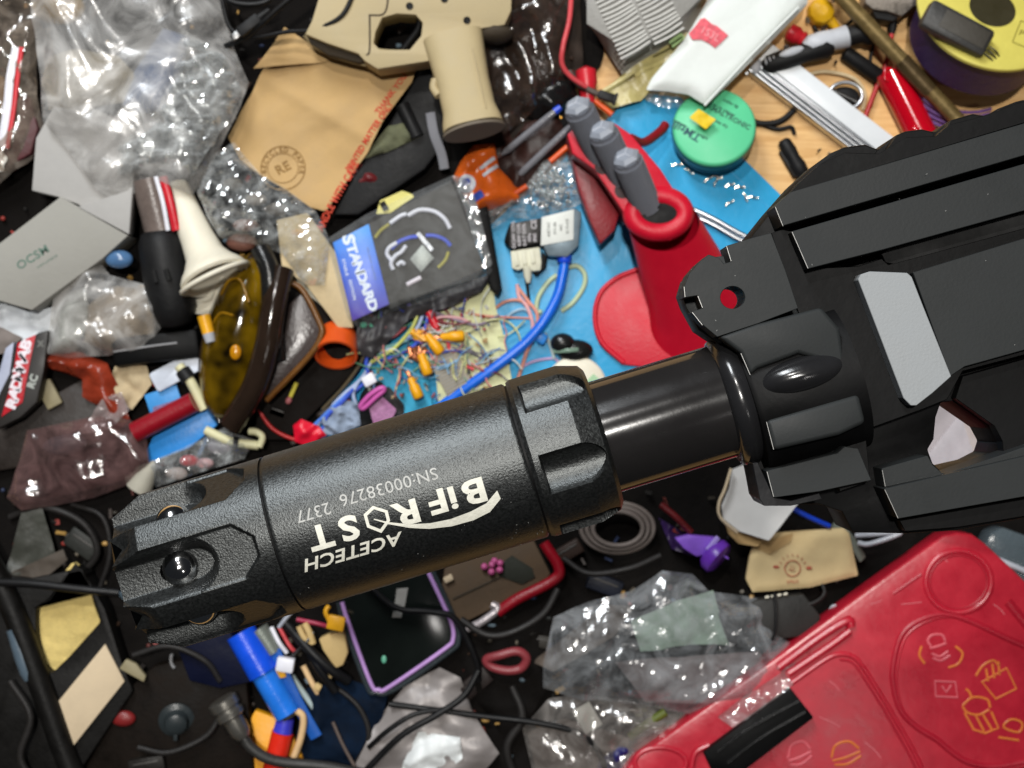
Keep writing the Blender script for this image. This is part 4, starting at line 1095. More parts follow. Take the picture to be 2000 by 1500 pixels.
for q in ([(775, 474, 16), (760, 484, 17), (756, 496, 16), (764, 508, 16)], [(793, 480, 16), (784, 492, 18), (772, 500, 18), (764, 514, 16), (768, 526, 14)], [(776, 518, 14), (784, 512, 16), (790, 516, 14)]):
    t.part('white_lead', tube(t.path(q), 4.2, 8), whp)
t.part('metal_module', prism(t.poly([(825, 477), (848, 504), (822, 532), (800, 506)], 22), 10, 22), M('grey_metal_can', '#9ea29c', rough=0.45, metal=0.3, var=0.2, vs=8), bevel=1.5)
t.part('clear_post', box(tuple(t.loc(830, 472, 20)), (44, 8, 6), (0, 0, -50)), M('frosted_clear', ''))
t.part('white_ferrule', tube(t.path([(795, 556, 14), (808, 549, 15), (822, 542, 14)]), 4.6, 8), M('pinkish_white', '#e9dfe6', rough=0.4))
t.part('clamshell_film', sheet(t.poly([(640, 470), (720, 420), (884, 346), (905, 352), (962, 530), (940, 560), (780, 606), (700, 640), (680, 620)]), 24, step=5, amp=1.2, size=90, seed=151, dome=8, edge=14), FILM('clamshell_clear', '#e8ecee', 0.0, 0.05, rough=0.38, bump=0.03, gl=0.0))
t.part('side_fin', sheet(t.poly([(884, 346), (912, 352), (932, 400), (962, 520), (945, 528), (905, 400)]), 30, step=5, amp=8, size=16, seed=152), FILM('edge_film', '#c4c6c6', 0.15, 0.5, rough=0.1, gl=0.15))
t.finish()
t = T('dark_mesh_bag', 'dark grey translucent bag edge below the clamshell pack', 'bag', 860, 600, 44)
t.part('film', sheet(t.poly([(700, 640), (780, 606), (930, 545), (965, 535), (940, 570), (880, 600), (800, 625), (730, 700), (690, 690)]), 14, step=4, amp=16, size=22, seed=153, dome=8, thick=2), M('dark_mesh', '#3c3a3c', rough=0.5, var=0.4)); t.finish()
t = T('black_box_edge', 'black gloss box standing on the mat right of the clamshell pack', 'box', 965, 470, 12)
t.part('b', pr(t, [(925, 395), (952, 400), (980, 560), (972, 578), (955, 560), (930, 440)], 0, 50), blackp, bevel=3); t.finish()

# solenoid valve
t = T('solenoid_valve', 'small grey valve block with white and black labels, white plug and brass fitting', 'valve', 1065, 470, 12, 9)
def lb(px, py, z): q = t.loc(px, py, z); return (q.x, q.y)
t.part('metal_block', prism(t.poly([(1056, 424), (1122, 406), (1136, 415), (1130, 480), (1108, 502), (1070, 500), (1056, 470)], 42), 0, 42), M('blue_grey_metal', '#74838c', rough=0.4, metal=0.4, bump=0.05), bevel=3)
t.part('coil_housing', prism(t.poly([(996, 436), (1056, 426), (1058, 478), (1000, 488), (984, 472), (990, 450)], 40), 0, 40), blackp, bevel=3)
t.part('white_label', prism(t.poly([(1058, 424), (1121, 409), (1120, 468), (1056, 480)], 44), 41, 44.2), M('label_paper', '#d9dcd6', rough=0.5, bump=0), bevel=0.6)
t.part('black_label', prism(t.poly([(998, 437), (1056, 426), (1054, 473), (995, 484)], 42.5), 39, 42.6), M('label_black', '#24211f', rough=0.5, bump=0), bevel=0.6)
pg = M('label_print_grey', '#b8b4b8', bump=0); pk_ = M('label_print_dark', '#5c605c', bump=0)
for i, s_ in enumerate(('DC24V', '4.8W', '0-0.7', 'MPa', 'IP65')):
    p = t.loc(1003 + i * 10.5, 458 + (6 if i > 2 else 0), 43)
    t.part('label_lettering', text(s_ + (' COIL' if i < 3 else ''), 9, (p.x, p.y, 42.8), 84, .3, 1, .03), pg, smooth=False)
p = t.loc(1043, 438, 43); t.part('mark', text('CE', 15, (p.x, p.y, 42.8), 84, .3, 1, .03), pg, smooth=False)
for i, s_ in enumerate(('AIRTAC', '3V1-06', 'NC', '0.15-0.8')):
    p = t.loc(1072 + i * 12, 448 - i * 2, 44.6); t.part('label_lettering', text(s_, 8, (p.x, p.y, 44.4), 82, .3, 1, .02), pk_, smooth=False)
t.part('washer', lathe_to(t.loc(1100, 474, 20), t.loc(1101, 482, 20), [(15, 0), (17, .3), (17, .8), (14, 1)], 24), M('pale_metal', '#c8c0c2', rough=0.3, metal=0.6))
t.part('brass_fitting', lathe_to(t.loc(1101, 480, 20), t.loc(1103, 502, 20), [(8, 0), (10, .2), (10, .5), (7, .6), (7, 1)], 6), M('bright_brass', '#c89a4a', rough=0.25, metal=1), angle=20)
t.part('white_plug', prism(t.poly([(997, 490), (1054, 482), (1058, 512), (1056, 528), (1040, 530), (1030, 520), (1012, 528), (1000, 524)], 36), 4, 36), M('ivory_nylon', '#d6d4be', rough=0.5, bump=0.05), bevel=2.5)
for dx in (0, 16, 32):
    t.part('plug_rib', box(tuple(t.loc(1008 + dx, 506 - dx * .15, 37)), (9, 26, 5), (0, 0, 0)), M('ivory_nylon', ''), bevel=1)
t.part('plug_nib', lathe_to(t.loc(1029, 518, 30), t.loc(1032, 552, 24), [(9, 0), (8, .6), (4, 1)], 16), M('ivory_nylon', ''))
t.part('plug_side', prism(t.poly([(1058, 490), (1070, 502), (1066, 524), (1048, 540), (1040, 532), (1056, 526)], 20), 2, 20), blackp, bevel=2)
t.finish()
bt = M('blue_tubing', '#1668dc', rough=0.3, var=0.04, bump=0.02, sub=0.05)
t = T('blue_air_tube', 'bright blue air tube running from the valve to the tracer', 'tube', 1100, 520, 12)
t.part('tube_body', tube(t.path([(1104, 498, 24), (1100, 530, 24), (1088, 580, 26), (1062, 628, 34), (1020, 675, 34), (960, 722, 34), (900, 765, 30), (840, 810, 24)]), 10, 16), bt)
t.part('push_collar', lathe_to(t.loc(1104, 494, 24), t.loc(1101, 514, 24), [(12, 0), (14, .2), (14, .8), (12, 1)], 20), M('royal_blue', '#1a48d0', rough=0.35)); t.finish()
t = T('blue_tube_tie', 'small blue tie clip on the bend of the blue air tube', 'clip', 1055, 660, 14, -30)
t.part('clip', box((0, 0, 16), (26, 22, 16)), M('sky_blue_plastic', '#2c86dc', rough=0.4), bevel=5); t.finish()
pale = M('pale_green_wire', '#b3c29c', rough=0.4)
wire('pale_wire', 'pale green wire looping out to the right of the blue tube', 'wire', [(1110, 522, 14), (1128, 520, 14), (1142, 536, 14), (1140, 560, 12), (1120, 590, 12), (1096, 608, 14)], 5, pale)
wire('pale_wire', 'short straight pale green wire left of the blue tube', 'wire', [(1088, 537, 14), (1070, 552, 14), (1052, 580, 14), (1048, 606, 14), (1058, 610, 16)], 5, pale)
cor = M('coral_wire', '')
for i, (q, r, m, lab) in enumerate((
    ([(1010, 555, 14), (1014, 580, 14), (1030, 600, 18), (1040, 630, 20), (1040, 650, 18)], 4, M('pale_pink_wire', '#d8a2a4', rough=0.4), 'pale pink wire dropping from the white plug'),
    ([(1012, 562, 14), (1030, 586, 16), (1048, 610, 22), (1050, 632, 20)], 3.5, M('salmon_wire', '#d6907c', rough=0.4), 'salmon wire beside the pale pink one under the plug'),
    ([(965, 604, 14), (985, 590, 18), (1010, 586, 18), (1034, 596, 14)], 3.2, M('salmon_wire', ''), 'salmon wire arching left over the mat from the plug'),
    ([(984, 625, 14), (1002, 610, 18), (1022, 604, 18), (1036, 612, 14)], 3.2, M('pale_blue_wire', '#9cbcd0', rough=0.4), 'pale blue wire arching left below the salmon one'),
    ([(900, 610, 30), (960, 618, 40), (1040, 622, 20)], 2.2, M('salmon_wire', ''), 'thin salmon wire stretched over the foam board edge'),
    ([(1040, 664, 16), (1028, 690, 16), (1020, 715, 14), (1010, 745, 14)], 4, M('salmon_wire', ''), 'salmon wire going down to the tracer ring'),
    ([(1064, 650, 26), (1074, 672, 22), (1082, 700, 16)], 3.4, M('grey_white_wire', '#a9b8b8', rough=0.4), 'grey white wire between blue clip and white dial'),
    ([(1020, 716, 12), (1045, 705, 14), (1080, 700, 12), (1092, 708, 14)], 3, M('lilac_pink_wire', '#b79cc4', rough=0.4), 'lilac wire lying just above the tracer ring'),
    ([(1026, 528, 10), (1030, 560, 10), (1034, 590, 8)], 4, rubber, 'black wire leaving the white plug over the mat'),
    ([(870, 575, 44), (905, 585, 48), (915, 575, 44), (905, 560, 40)], 3, M('salmon_wire', ''), 'salmon wire end curling on top of the foam board'),
    ([(842, 640, 44), (870, 655, 50), (885, 700, 40), (925, 722, 36)], 4, cor, 'coral wire crossing the crimp terminals'),
    ([(824, 655, 40), (830, 690, 40), (850, 720, 36), (880, 745, 34), (905, 755, 30)], 3, M('soft_yellow_wire', '#cdc878', rough=0.4), 'soft yellow wire bowing down beside the terminals'),
    ([(905, 640, 42), (915, 680, 42), (905, 720, 40)], 2.5, M('sage_wire', '#8ea184', rough=0.4), 'sage wire running down the foam board'),
    ([(850, 610, 44), (890, 625, 52), (935, 634, 50), (975, 616, 40)], 3, M('grey_mauve_wire', '#857686', rough=0.4), 'grey mauve wire across the foam board'),
    ([(838, 636, 44), (858, 620, 50), (900, 622, 52), (930, 640, 44)], 3, M('pale_pink_wire', ''), 'pale pink wire knotted over the foam board'),
)):
    wire('thin_wire', lab, 'wire', q, r, m)
# white dial and black knob
t = T('white_dial', 'round off-white dial half hidden behind the tracer ring', 'dial', 1124, 756, 12)
t.part('dial_disc', lathe([(58, 0), (60, 4), (60, 20), (56, 24), (46, 24), (44, 26), (1, 27)], 56), cream)
t.part('green_sector', prism([(4, -4), (44, -14), (46, 14), (34, 26)], 26, 27.8), M('pale_green_print', '#9fc79c', bump=0), smooth=False); t.finish()
t = T('black_rubber_lump', 'shiny black rounded rubber lump with a clear strap above the white dial', 'rubber lump', 1112, 675, 12)
t.part('lower_lobe', ball((10, -10, 16), (36, 22, 18), 24, 14), M('shiny_black_rubber', ''))
t.part('upper_lobe', ball((-14, 4, 22), (24, 20, 18), 24, 14), M('shiny_black_rubber', ''))
t.part('clear_strap', tube([(-32, -12, 26), (0, -10, 38), (36, -6, 22)], 4, 8, flat=.3), M('frosted_green_clear', '#7f9a88', rough=0.2, alpha=0.8)); t.finish()

# foam board with crimp terminals
t = T('foam_board', 'pale yellow foam board piece lying on the mat under wires', 'board', 930, 640, 12)
t.part('board', sheet(t.poly([(830, 600), (880, 590), (962, 548), (968, 600), (985, 660), (1000, 745), (960, 800), (860, 820), (850, 700)]), 22, step=5, amp=5, size=40, seed=161, thick=16), M('pale_yellow_foam', '#cfd0a2', rough=0.8, var=0.1, vs=25, bump=0.25, bs=8))
for px, py, a in ((905, 650, 20), (895, 700, -40), (930, 760, 10)):
    t.part('board_scratch', tube(t.path([(px - 20, py + 6, 30), (px, py, 31), (px + 22, py - 8, 30)]), 3, 6, flat=.4), M('pale_yellow_foam', ''))
t.finish()
t = T('ribbon_connector', 'grey ridged ribbon connector under the crimp terminals', 'connector', 880, 725, 36, -62)
t.part('body', box((0, 0, 6), (84, 56, 12)), M('warm_grey_plastic', '#9c9484', rough=0.6, var=0.15), bevel=2)
for i in range(12):
    t.part('contact_rib', box((-36 + i * 6.4, -4, 13), (2.6, 44, 3)), M('grey_sheet_2', '#85837f'))
t.finish()
ycr = M('orange_yellow_vinyl', '#e8a414', rough=0.35, var=0.05, bump=0.05)
cop = M('copper_strand', '#b8754e', rough=0.35, metal=0.7, var=0.3)
for px, py, a, L, lab in ((884, 658, 4, 46, 'yellow crimp terminal pointing right above the coral wire'), (848, 672, -52, 46, 'yellow crimp terminal in the middle of the bunch'),
                          (830, 712, -70, 44, 'yellow crimp terminal pointing down toward the tracer'), (811, 758, -66, 44, 'separate yellow crimp terminal on the blue cloth')):
    t = T('crimp_terminal', lab, 'crimp terminal', px, py, 40, a, 'yellow crimp terminals among the wires')
    t.part('sleeve', lathe_to((-L / 2, 0, 14), (L / 2, 0, 14), [(6, 0), (8, .08), (8, .34), (10.5, .42), (11, .92), (8, 1)], 18), ycr)
    t.part('metal_tongue', box((-L / 2 - 7, 0, 14), (16, 8, 3)), cop, bevel=1); t.finish()
for px, py, lab in ((815, 690, 'bare copper strand knot left of the terminals'), (822, 655, 'yellow splice knot at the top of the terminals')):
    t = T('strand_knot', lab, 'wire knot', px, py, 40)
    for k_ in range(5):
        rr_ = random.Random(k_ + px)
        t.part('strand', tube([(rr_.uniform(-18, 18), rr_.uniform(-14, 14), rr_.uniform(4, 18)) for _ in range(5)], 3.5, 6), cop if px == 815 else ycr)
    t.finish()
t = T('red_sleeve', 'short red heat shrink sleeve at the top of the terminals', 'sleeve', 846, 625, 40, -65)
t.part('s', cyl((-18, 0, 8), (18, 0, 8), 9, 9, 16), M('red_plastic', '')); t.finish()
t = T('blue_cloth_patch', 'folded turquoise wiping cloth between wires and pink strap', 'cloth', 790, 740, 16)
t.part('c', sheet(t.poly([(720, 700), (760, 650), (830, 640), (835, 720), (850, 830), (760, 860), (745, 790)]), 12, step=5, amp=12, size=40, seed=171, thick=3), M('turquoise_cloth', '#3796b8', rough=0.8, var=0.12, bump=0.3, bs=4)); t.finish()
cols = [('#3a58c8', 'blue'), ('#c4c868', 'pale yellow'), ('#a9b8d8', 'bluish white'), ('#4f7fd8', 'light blue'), ('#5a4fa0', 'violet'), ('#b0505c', 'rose'), ('#74a8a8', 'teal grey')]
rr_ = random.Random(9)
for i, (q, c_) in enumerate((
    ([(830, 600, 46), (815, 640, 50), (780, 670, 44), (735, 695, 40), (705, 740, 36), (660, 780, 34), (620, 830, 30)], 2),
    ([(788, 620, 46), (760, 655, 50), (728, 670, 44), (715, 710, 40), (718, 740, 36), (680, 775, 34)], 0),
    ([(818, 606, 50), (805, 640, 52), (770, 680, 46), (724, 708, 42)], 1),
    ([(838, 600, 48), (830, 640, 50), (812, 672, 46), (770, 696, 42), (736, 704, 38)], 0),
    ([(788, 622, 54), (775, 636, 50), (762, 648, 44)], 3),
    ([(795, 590, 44), (806, 606, 50), (814, 618, 44)], 4),
    ([(750, 664, 48), (770, 656, 52), (792, 638, 48)], 5),
    ([(744, 680, 42), (775, 672, 46), (806, 660, 44)], 6),
    ([(700, 745, 38), (690, 770, 38), (700, 800, 34)], 2),
    ([(680, 770, 36), (650, 795, 36), (600, 845, 30)], 3),
    ([(690, 760, 42), (664, 790, 40), (640, 812, 36), (630, 840, 30)], 0))):
    hexc, nm = cols[c_]
    wire('jumper_wire', '%s jumper wire, %s the bundle by the tracer top edge' % (nm, ['longest in', 'outer left of', 'upper one in', 'inner right of', 'stubby end above', 'single short one over', 'crossing', 'low crossing', 'bent lowest in', 'straight tail of', 'middle tail of'][i]), 'wire', q, 3.6, M('wire_' + nm.replace(' ', '_'), hexc, rough=0.4), 'jumper wires above the tracer')
t = T('white_terminal', 'small white nylon terminal at the end of the jumper wires', 'connector', 722, 742, 36, 30)
t.part('t', box((0, 0, 8), (26, 22, 16)), whp, bevel=3); t.finish()
t = T('blue_fluff', 'tangle of pale blue lint beside the pink strap', 'lint', 668, 812, 30)
t.part('s', sheet(t.poly([(630, 810), (660, 780), (700, 785), (705, 830), (660, 850), (632, 848)]), 6, step=4, amp=16, size=16, seed=181, dome=10), M('blue_grey_lint', '#8d9bb0', rough=0.9, var=0.3)); t.finish()
t = T('pink_strap_loop', 'pink loop strap with glittery mauve tab against black padding', 'strap', 740, 775, 44)
t.part('loop', tube(t.path([(706, 790, 16), (722, 772, 20), (744, 758, 22), (750, 762, 20), (734, 776, 18), (712, 796, 14), (705, 796, 14)]), 5, 8, closed=True), M('hot_pink', '#c85aa8', rough=0.4))
t.part('glitter_tab', sheet(t.poly([(722, 798), (748, 775), (775, 800), (760, 830), (730, 828)]), 6, step=4, amp=3, size=20, seed=4, thick=3), M('mauve_glitter', '#a06a94', rough=0.5, var=0.35, vs=4, bump=0.5, bs=3)); t.finish()
t = T('black_padding', 'black soft padding behind the pink strap', 'padding', 750, 780, 20)
t.part('s', sheet(t.poly([(705, 770), (725, 740), (750, 740), (790, 790), (790, 830), (720, 850), (690, 820)]), 10, step=5, amp=8, size=30, seed=190, dome=12, thick=4), rubber); t.finish()

# amber goggles, orange tube
amb = M('amber_lens', (0.14, 0.08, 0.002), rough=0.05, var=0.95, detail=2, vs=75, bump=0.04, bs=30, coat=0.3, spec=0.6, trans=0.3)
t = T('amber_goggles', 'glossy dark amber safety goggles standing on edge left of the orange tube', 'goggles', 475, 660, 16, 0)
# lens bowl
lens_o = [(500, 490), (545, 500), (556, 540), (548, 600), (520, 690), (505, 770), (470, 835), (425, 820), (398, 770), (390, 700), (402, 620), (430, 540), (465, 500)]
t.part('lens', ball((0, 0, 0), 1, 40, 24).tf(mx(tuple(t.loc(468, 655, 34)), (0, 0, -14.5), (66, 168, 66))), amb)
t.part('lens_lower_edge', tube(t.path([(500, 492, 60), (440, 560, 50), (404, 640, 44), (392, 720, 40), (402, 780, 40), (430, 824, 40)]), 5, 8), M('dark_brown_gloss', (0.02, 0.012, 0.008), rough=0.12, var=0.2, bump=0.05))
t.part('lens_ridge', tube(t.path([(432, 575, 86), (448, 548, 94), (470, 548, 102), (486, 590, 103)]), 3, 8), M('amber_bright', '#8a6510', rough=0.2))
t.part('lens_ridge', tube(t.path([(412, 640, 76), (430, 612, 88), (456, 616, 100)]), 2.6, 8), M('amber_bright', ''))
t.part('nose_bridge', tube(t.path([(508, 486, 90), (526, 530, 100), (530, 600, 98), (534, 650, 88), (540, 700, 70)]), 19, 12), M('shiny_black_rubber', ''))
t.part('brow_fold', tube(t.path([(550, 525, 90), (534, 600, 104), (520, 680, 104), (494, 760, 92), (452, 830, 60)]), 24, 12), M('dark_brown_gloss', (0.02, 0.012, 0.008), rough=0.12, var=0.2, bump=0.05))
t.part('side_shield', prism(t.poly([(590, 572), (625, 640), (618, 672), (530, 770), (500, 780), (530, 700), (555, 600)], 66), 52, 66), M('smoked_brown', '#3c3230', rough=0.25, var=0.15), bevel=3)
t.part('shield_rim', tube(t.path([(562, 550, 74), (590, 566, 74), (622, 625, 74), (628, 655, 74), (600, 700, 70), (520, 782, 60)]), 6, 8), M('amber_brown', '#6b4418', rough=0.3))
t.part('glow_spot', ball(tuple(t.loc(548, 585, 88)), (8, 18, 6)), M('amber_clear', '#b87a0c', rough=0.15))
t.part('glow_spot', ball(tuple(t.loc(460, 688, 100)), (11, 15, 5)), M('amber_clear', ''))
t.finish()
ora = M('orange_plastic', '#d8541a', rough=0.35, var=0.06, bump=0.05, sub=0.1)
t = T('orange_tube', 'short hollow bright orange tube beside the goggles', 'tube', 655, 690, 16, 0)
a0, a1 = t.loc(660, 650, 20), t.loc(656, 694, 58)
t.part('tube_wall', lathe_to(a0, a1, [(34, 0), (40, .3), (41, 1), (36, 1.0), (34, .2), (1, .1)], 44), ora)
t.part('side_wing', prism(t.poly([(628, 632), (664, 636), (702, 662), (690, 676), (640, 660)], 40), 16, 40), ora, bevel=3); t.finish()
t = T('black_folder', 'black folder edge between goggles and the wire bundle', 'folder', 600, 760, 14)
t.part('cover', prism(t.poly([(560, 540), (600, 560), (680, 630), (725, 665), (700, 720), (620, 800), (560, 860), (500, 860), (500, 800)], 20), 0, 20), M('very_dark_brown', (0.006, 0.004, 0.003), rough=0.7, spec=0.15), bevel=4)
t.part('edge_strip', tube(t.path([(695, 655, 26), (712, 690, 26), (680, 745, 26), (630, 800, 22)]), 4, 8), M('dark_olive_edge', '#453a24', rough=0.5)); t.finish()
t = T('yellow_pin', 'small yellow tipped pin standing in the dark gap under the goggles', 'pin', 575, 762, 30, 65)
t.part('yellow_tip', cyl((-14, 0, 12), (16, 0, 16), 4.5, 4.5, 12), M('soft_yellow', '#d8cc50', rough=0.4)); t.part('pink_base', ball((-22, 0, 12), (8, 6, 5)), M('dusty_pink', '#b0686a')); t.finish()
t = T('red_corner_piece', 'bright red plastic corner touching the tracer top edge', 'scrap', 600, 838, 30)
t.part('c', sheet(t.poly([(575, 830), (590, 818), (625, 832), (640, 850), (600, 870), (578, 862)]), 16, step=4, amp=6, size=24, seed=6, dome=14, thick=4), M('bright_red_plastic', '#d81430', rough=0.35)); t.finish()
wire('red_orange_wire', 'thin red orange wire between the goggles and the tracer', 'wire', [(505, 800, 30), (530, 835, 34), (565, 855, 34), (600, 862, 30)], 4, M('red_rubber', ''))

# orange candy wrapper, foil, tweezers/pens
t = T('orange_wrapper', 'crumpled orange snack wrapper with blue and white print', 'wrapper', 945, 350, 44)
OW = dict(amp=16, size=40, seed=211)
ow = t.poly([(900, 318), (925, 285), (965, 282), (975, 330), (1010, 365), (1015, 390), (960, 410), (925, 415), (905, 380), (885, 350)])
t.part('foil', sheet(ow, 10, step=4, dome=22, edge=30, thick=2, **OW), M('orange_foil', '#cf5c1a', rough=0.28, var=0.15, bump=0.15))
def owz(sh, off=0):
    Fo = folds(211, 40); out = []
    for p in sh.v:
        d, _ = nearest(p.x, p.y, ow)
        out.append((p.x, p.y, 10 + 16 * crumple(p.x, p.y, Fo, 40, 211) + 22 * math.sin(min(1, d / 30) * math.pi / 2) + 1.2 + p.z + off))
    return S(out, sh.f)
blu = M('blue_print', '#3850a8', rough=0.4, bump=0); wfo = M('white_foil_print', '#c8ccd4', rough=0.35, bump=0)
p = t.loc(930, 385, 30); t.part('blue_patch', owz(fine(prism(rrect(p.x, p.y, 30, 16, 3, 30), -.5, .5), 6)), blu, smooth=False)
p = t.loc(912, 357, 30); t.part('white_ring', owz(fine(prism(ngon(p.x, p.y, 17, 24), -.5, .5), 6)), wfo, smooth=False)
t.part('blue_swirl', owz(fine(prism(ngon(p.x - 3, p.y + 2, 10, 20, 7, 30), -.5, .5), 6), 1.2), blu, smooth=False)
for dy in (0, 14):
    p = t.loc(952 + dy * .4, 318 + dy, 30); t.part('white_bar', owz(fine(prism(rrect(p.x, p.y, 36, 7, 2, 38), -.5, .5), 6)), wfo, smooth=False)
t.finish()
t = T('foil_bead_bag', 'tiny clear bag full of glittering beads above the valve', 'bag', 1080, 365, 30)
rr_ = random.Random(3)
t.part('film', sheet(t.poly([(1060, 318), (1108, 300), (1135, 345), (1140, 395), (1120, 408), (1030, 430), (1000, 425), (960, 450), (940, 420), (1000, 385), (1030, 360)]), 18, step=5, amp=14, size=20, seed=222, dome=16), film_s, smooth=False)
bd = M('bead_glass', '#d4dcdc', rough=0.1, metal=0.7, bump=0.05)
one = None
bds = S()
for i in range(150):
    px, py = rr_.gauss(1072, 26), rr_.gauss(362, 24)
    if not inpoly(px, py, [(1062, 320), (1104, 306), (1130, 345), (1134, 392), (1060, 415), (1015, 412), (1030, 370)]): continue
    q = t.loc(px, py, rr_.uniform(8, 26)); r_ = rr_.uniform(3, 5.5)
    bds = bds + ball(tuple(q), r_, 8, 6)
t.part('beads', bds, bd, kind='stuff')
t.finish()
pen = M('clear_grey_barrel', '#77777c', rough=0.2, var=0.15)
for i, (a_, b_, lab) in enumerate((((980, 302, 60), (1084, 218, 80), 'grey barrelled pen with a blue end, upper of the two by the red arm'),
                                   ((1010, 345, 50), (1116, 246, 70), 'grey barrelled pen with an orange tip, lower of the two by the red arm'))):
    t = T('ballpoint_pen', lab, 'pen', a_[0], a_[1], 0, 0)
    A, B = t.loc(*a_), t.loc(*b_)
    t.part('barrel', lathe_to(A, B, [(3, 0), (6.5, .1), (7, .9), (6, 1)], 16), pen)
    d = (B - A).normalized()
    t.part('end_cap', cyl(B, B + d * 14, 7.5, 6, 14), M('royal_blue', '#1a48d0') if i == 0 else ora)
    t.part('tip', cyl(A - d * 12, A, 1.5, 4, 10), steel_m); t.finish()
for px, py, a, L, lab in ((1092, 302, 40, 46, 'orange stick end leaning between beads and red arm'), (1178, 212, -40, 44, 'orange stick end behind the topmost grey handle'), (1012, 375, 30, 40, 'orange stick end beside the wrapper')):
    t = T('orange_stick', lab, 'stick', px, py, 50, a)
    t.part('s', cyl((-L / 2, 0, 8), (L / 2, 0, 12), 6, 6, 12), ora); t.finish()
t = T('black_component_tray', 'black tray with small gold contacts under the pens', 'tray', 1070, 250, 20, 35)
t.part('tray', box((0, 0, 14), (110, 40, 20)), blackp, bevel=3)
for i in range(6):
    t.part('gold_contact', box((-30 + i * 12, 2, 25), (6, 12, 3)), M('bright_brass', ''), bevel=.6)
t.finish()
t = T('brown_glove', 'dark reddish brown cloth heap between wrapper and pens', 'cloth', 1010, 320, 10)
t.part('s', sheet(t.poly([(930, 260), (1000, 250), (1090, 230), (1110, 290), (1060, 340), (1010, 390), (960, 340)]), 26, step=5, amp=20, size=44, seed=231, dome=10), M('reddish_brown', '#2c130c', rough=0.5, var=0.5)); t.finish()

# fine strands of the wire tangle, past telling apart
t = T('wire_tangle', 'tangle of hair-thin coloured wires over the foam board and terminals', 'wire tangle', 880, 670, 30, kind='stuff')
rr_ = random.Random(41)
for nm, hx in (('rose', '#c87a78'), ('pale_yellow', '#c8c88c'), ('sky', '#7aa6c8'), ('indigo', '#3c4a9c'), ('white', '#c8ccc8'), ('green', '#5c8a6c'), ('maroon', '#7a2c38'), ('grey', '#6c6870')):
    s_ = S()
    for i in range(9):
        cx_, cy_ = rr_.uniform(735, 990), rr_.uniform(600, 740)
        a = rr_.uniform(0, 6.28); L_ = rr_.uniform(25, 75)
        P = []
        for k_ in range(5):
            a += rr_.uniform(-.6, .6)
            P.append(t.loc(cx_, cy_, rr_.uniform(12, 30))); cx_ += math.cos(a) * L_ / 3; cy_ += math.sin(a) * L_ / 3
        s_ = s_ + tube(P, rr_.uniform(1.0, 1.9), 5, k=4)
    t.part('strands', s_, M('strand_' + nm, hx, rough=0.45, bump=0), kind='stuff')
t.finish()
t = T('component_crumbs', 'spilled tiny electronic parts and crumbs around the wires', 'crumbs', 880, 670, 20, kind='stuff')
for nm, hx in (('dark', '#22201f'), ('red', '#8c2a24'), ('tin', '#a8a8a0'), ('tan', '#a08458'), ('blue', '#2c4a7c')):
    s_ = S()
    for i in range(34):
        px, py = rr_.uniform(720, 960), rr_.uniform(600, 780)
        q = t.loc(px, py, rr_.uniform(14, 26))
        s_ = s_ + box(tuple(q), (rr_.uniform(4, 12), rr_.uniform(3, 6), rr_.uniform(2, 5)), (0, rr_.uniform(-20, 20), rr_.uniform(0, 180)))
    t.part('crumbs', s_, M('crumb_' + nm, hx, rough=0.5), kind='stuff', bevel=0)
t.finish()
# ================================================================ left middle
t = T('retail_card', 'black retail card with a red band of blocky white letters, standing at left edge', 'package', 50, 740, 40)
t.part('card', prism(t.poly([(94, 645), (74, 650), (10, 700), (-10, 840), (40, 815), (72, 785), (86, 720)], 40), 10, 40), M('label_black', ''), bevel=2)
t.part('red_band', prism(t.poly([(70, 653), (34, 670), (24, 740), (2, 815), (44, 786), (58, 710)], 42), 39, 42), M('red_print_card', '#b81a28', rough=0.4, var=0.1), bevel=1)
for i, ch in enumerate('BAWMDAR'):
    p = t.loc(51 - i * 4.5, 674 + i * 19, 43); t.part('letter', text(ch, 26, (p.x, p.y, 42.5), 68, .5, 1.3, .06), M('pinkish_white', '#e9dfe6'), smooth=False)
p = t.loc(79, 672, 41); t.part('small_mark', text('X', 16, (p.x, p.y, 40.5), 0, .4, 1, .05), M('grey_print', ''), smooth=False)
p = t.loc(64, 745, 41); t.part('small_mark', text('RC', 20, (p.x, p.y, 40.5), 70, .4, 1, .05), M('white_foam', ''), smooth=False)
t.part('side_panel', prism(t.poly([(28, 668), (12, 680), (-10, 760), (-20, 800), (0, 770), (20, 730)], 38), 20, 41), M('pale_lilac_card', '#aab0c4', rough=0.5), bevel=1); t.finish()
t = T('taupe_lump', 'taupe fabric fold above the retail card at the left edge', 'cloth', 20, 665, 30)
t.part('s', sheet(t.poly([(-50, 635), (10, 640), (50, 660), (20, 690), (-50, 700)]), 20, step=5, amp=8, size=30, seed=240, dome=10), M('taupe_cloth', '#7a716c', rough=0.8)); t.finish()
t = T('beige_tile', 'beige square plastic tile in the dark gap right of the retail card', 'tile', 100, 770, 30, -62)
t.part('b', box((0, 0, 10), (54, 32, 14)), M('beige_tile_plastic', '#8e8466', rough=0.6), bevel=3); t.finish()
t = T('dark_leather_case', 'dark brown leather case lying under the beige tile', 'case', 130, 830, 6)
t.part('b', prism(t.poly([(-60, 860), (70, 790), (160, 740), (240, 800), (220, 850), (120, 900), (-60, 930)], 26), 0, 26), M('dark_leather', '#241c17', rough=0.55, var=0.3), bevel=5); t.finish()
orb = FILM('orange_film', '#c0492c', 0.45, 0.8, rough=0.15)
t = T('orange_red_bag', 'orange red translucent bag folded over the dark leather case', 'bag', 200, 770, 34)
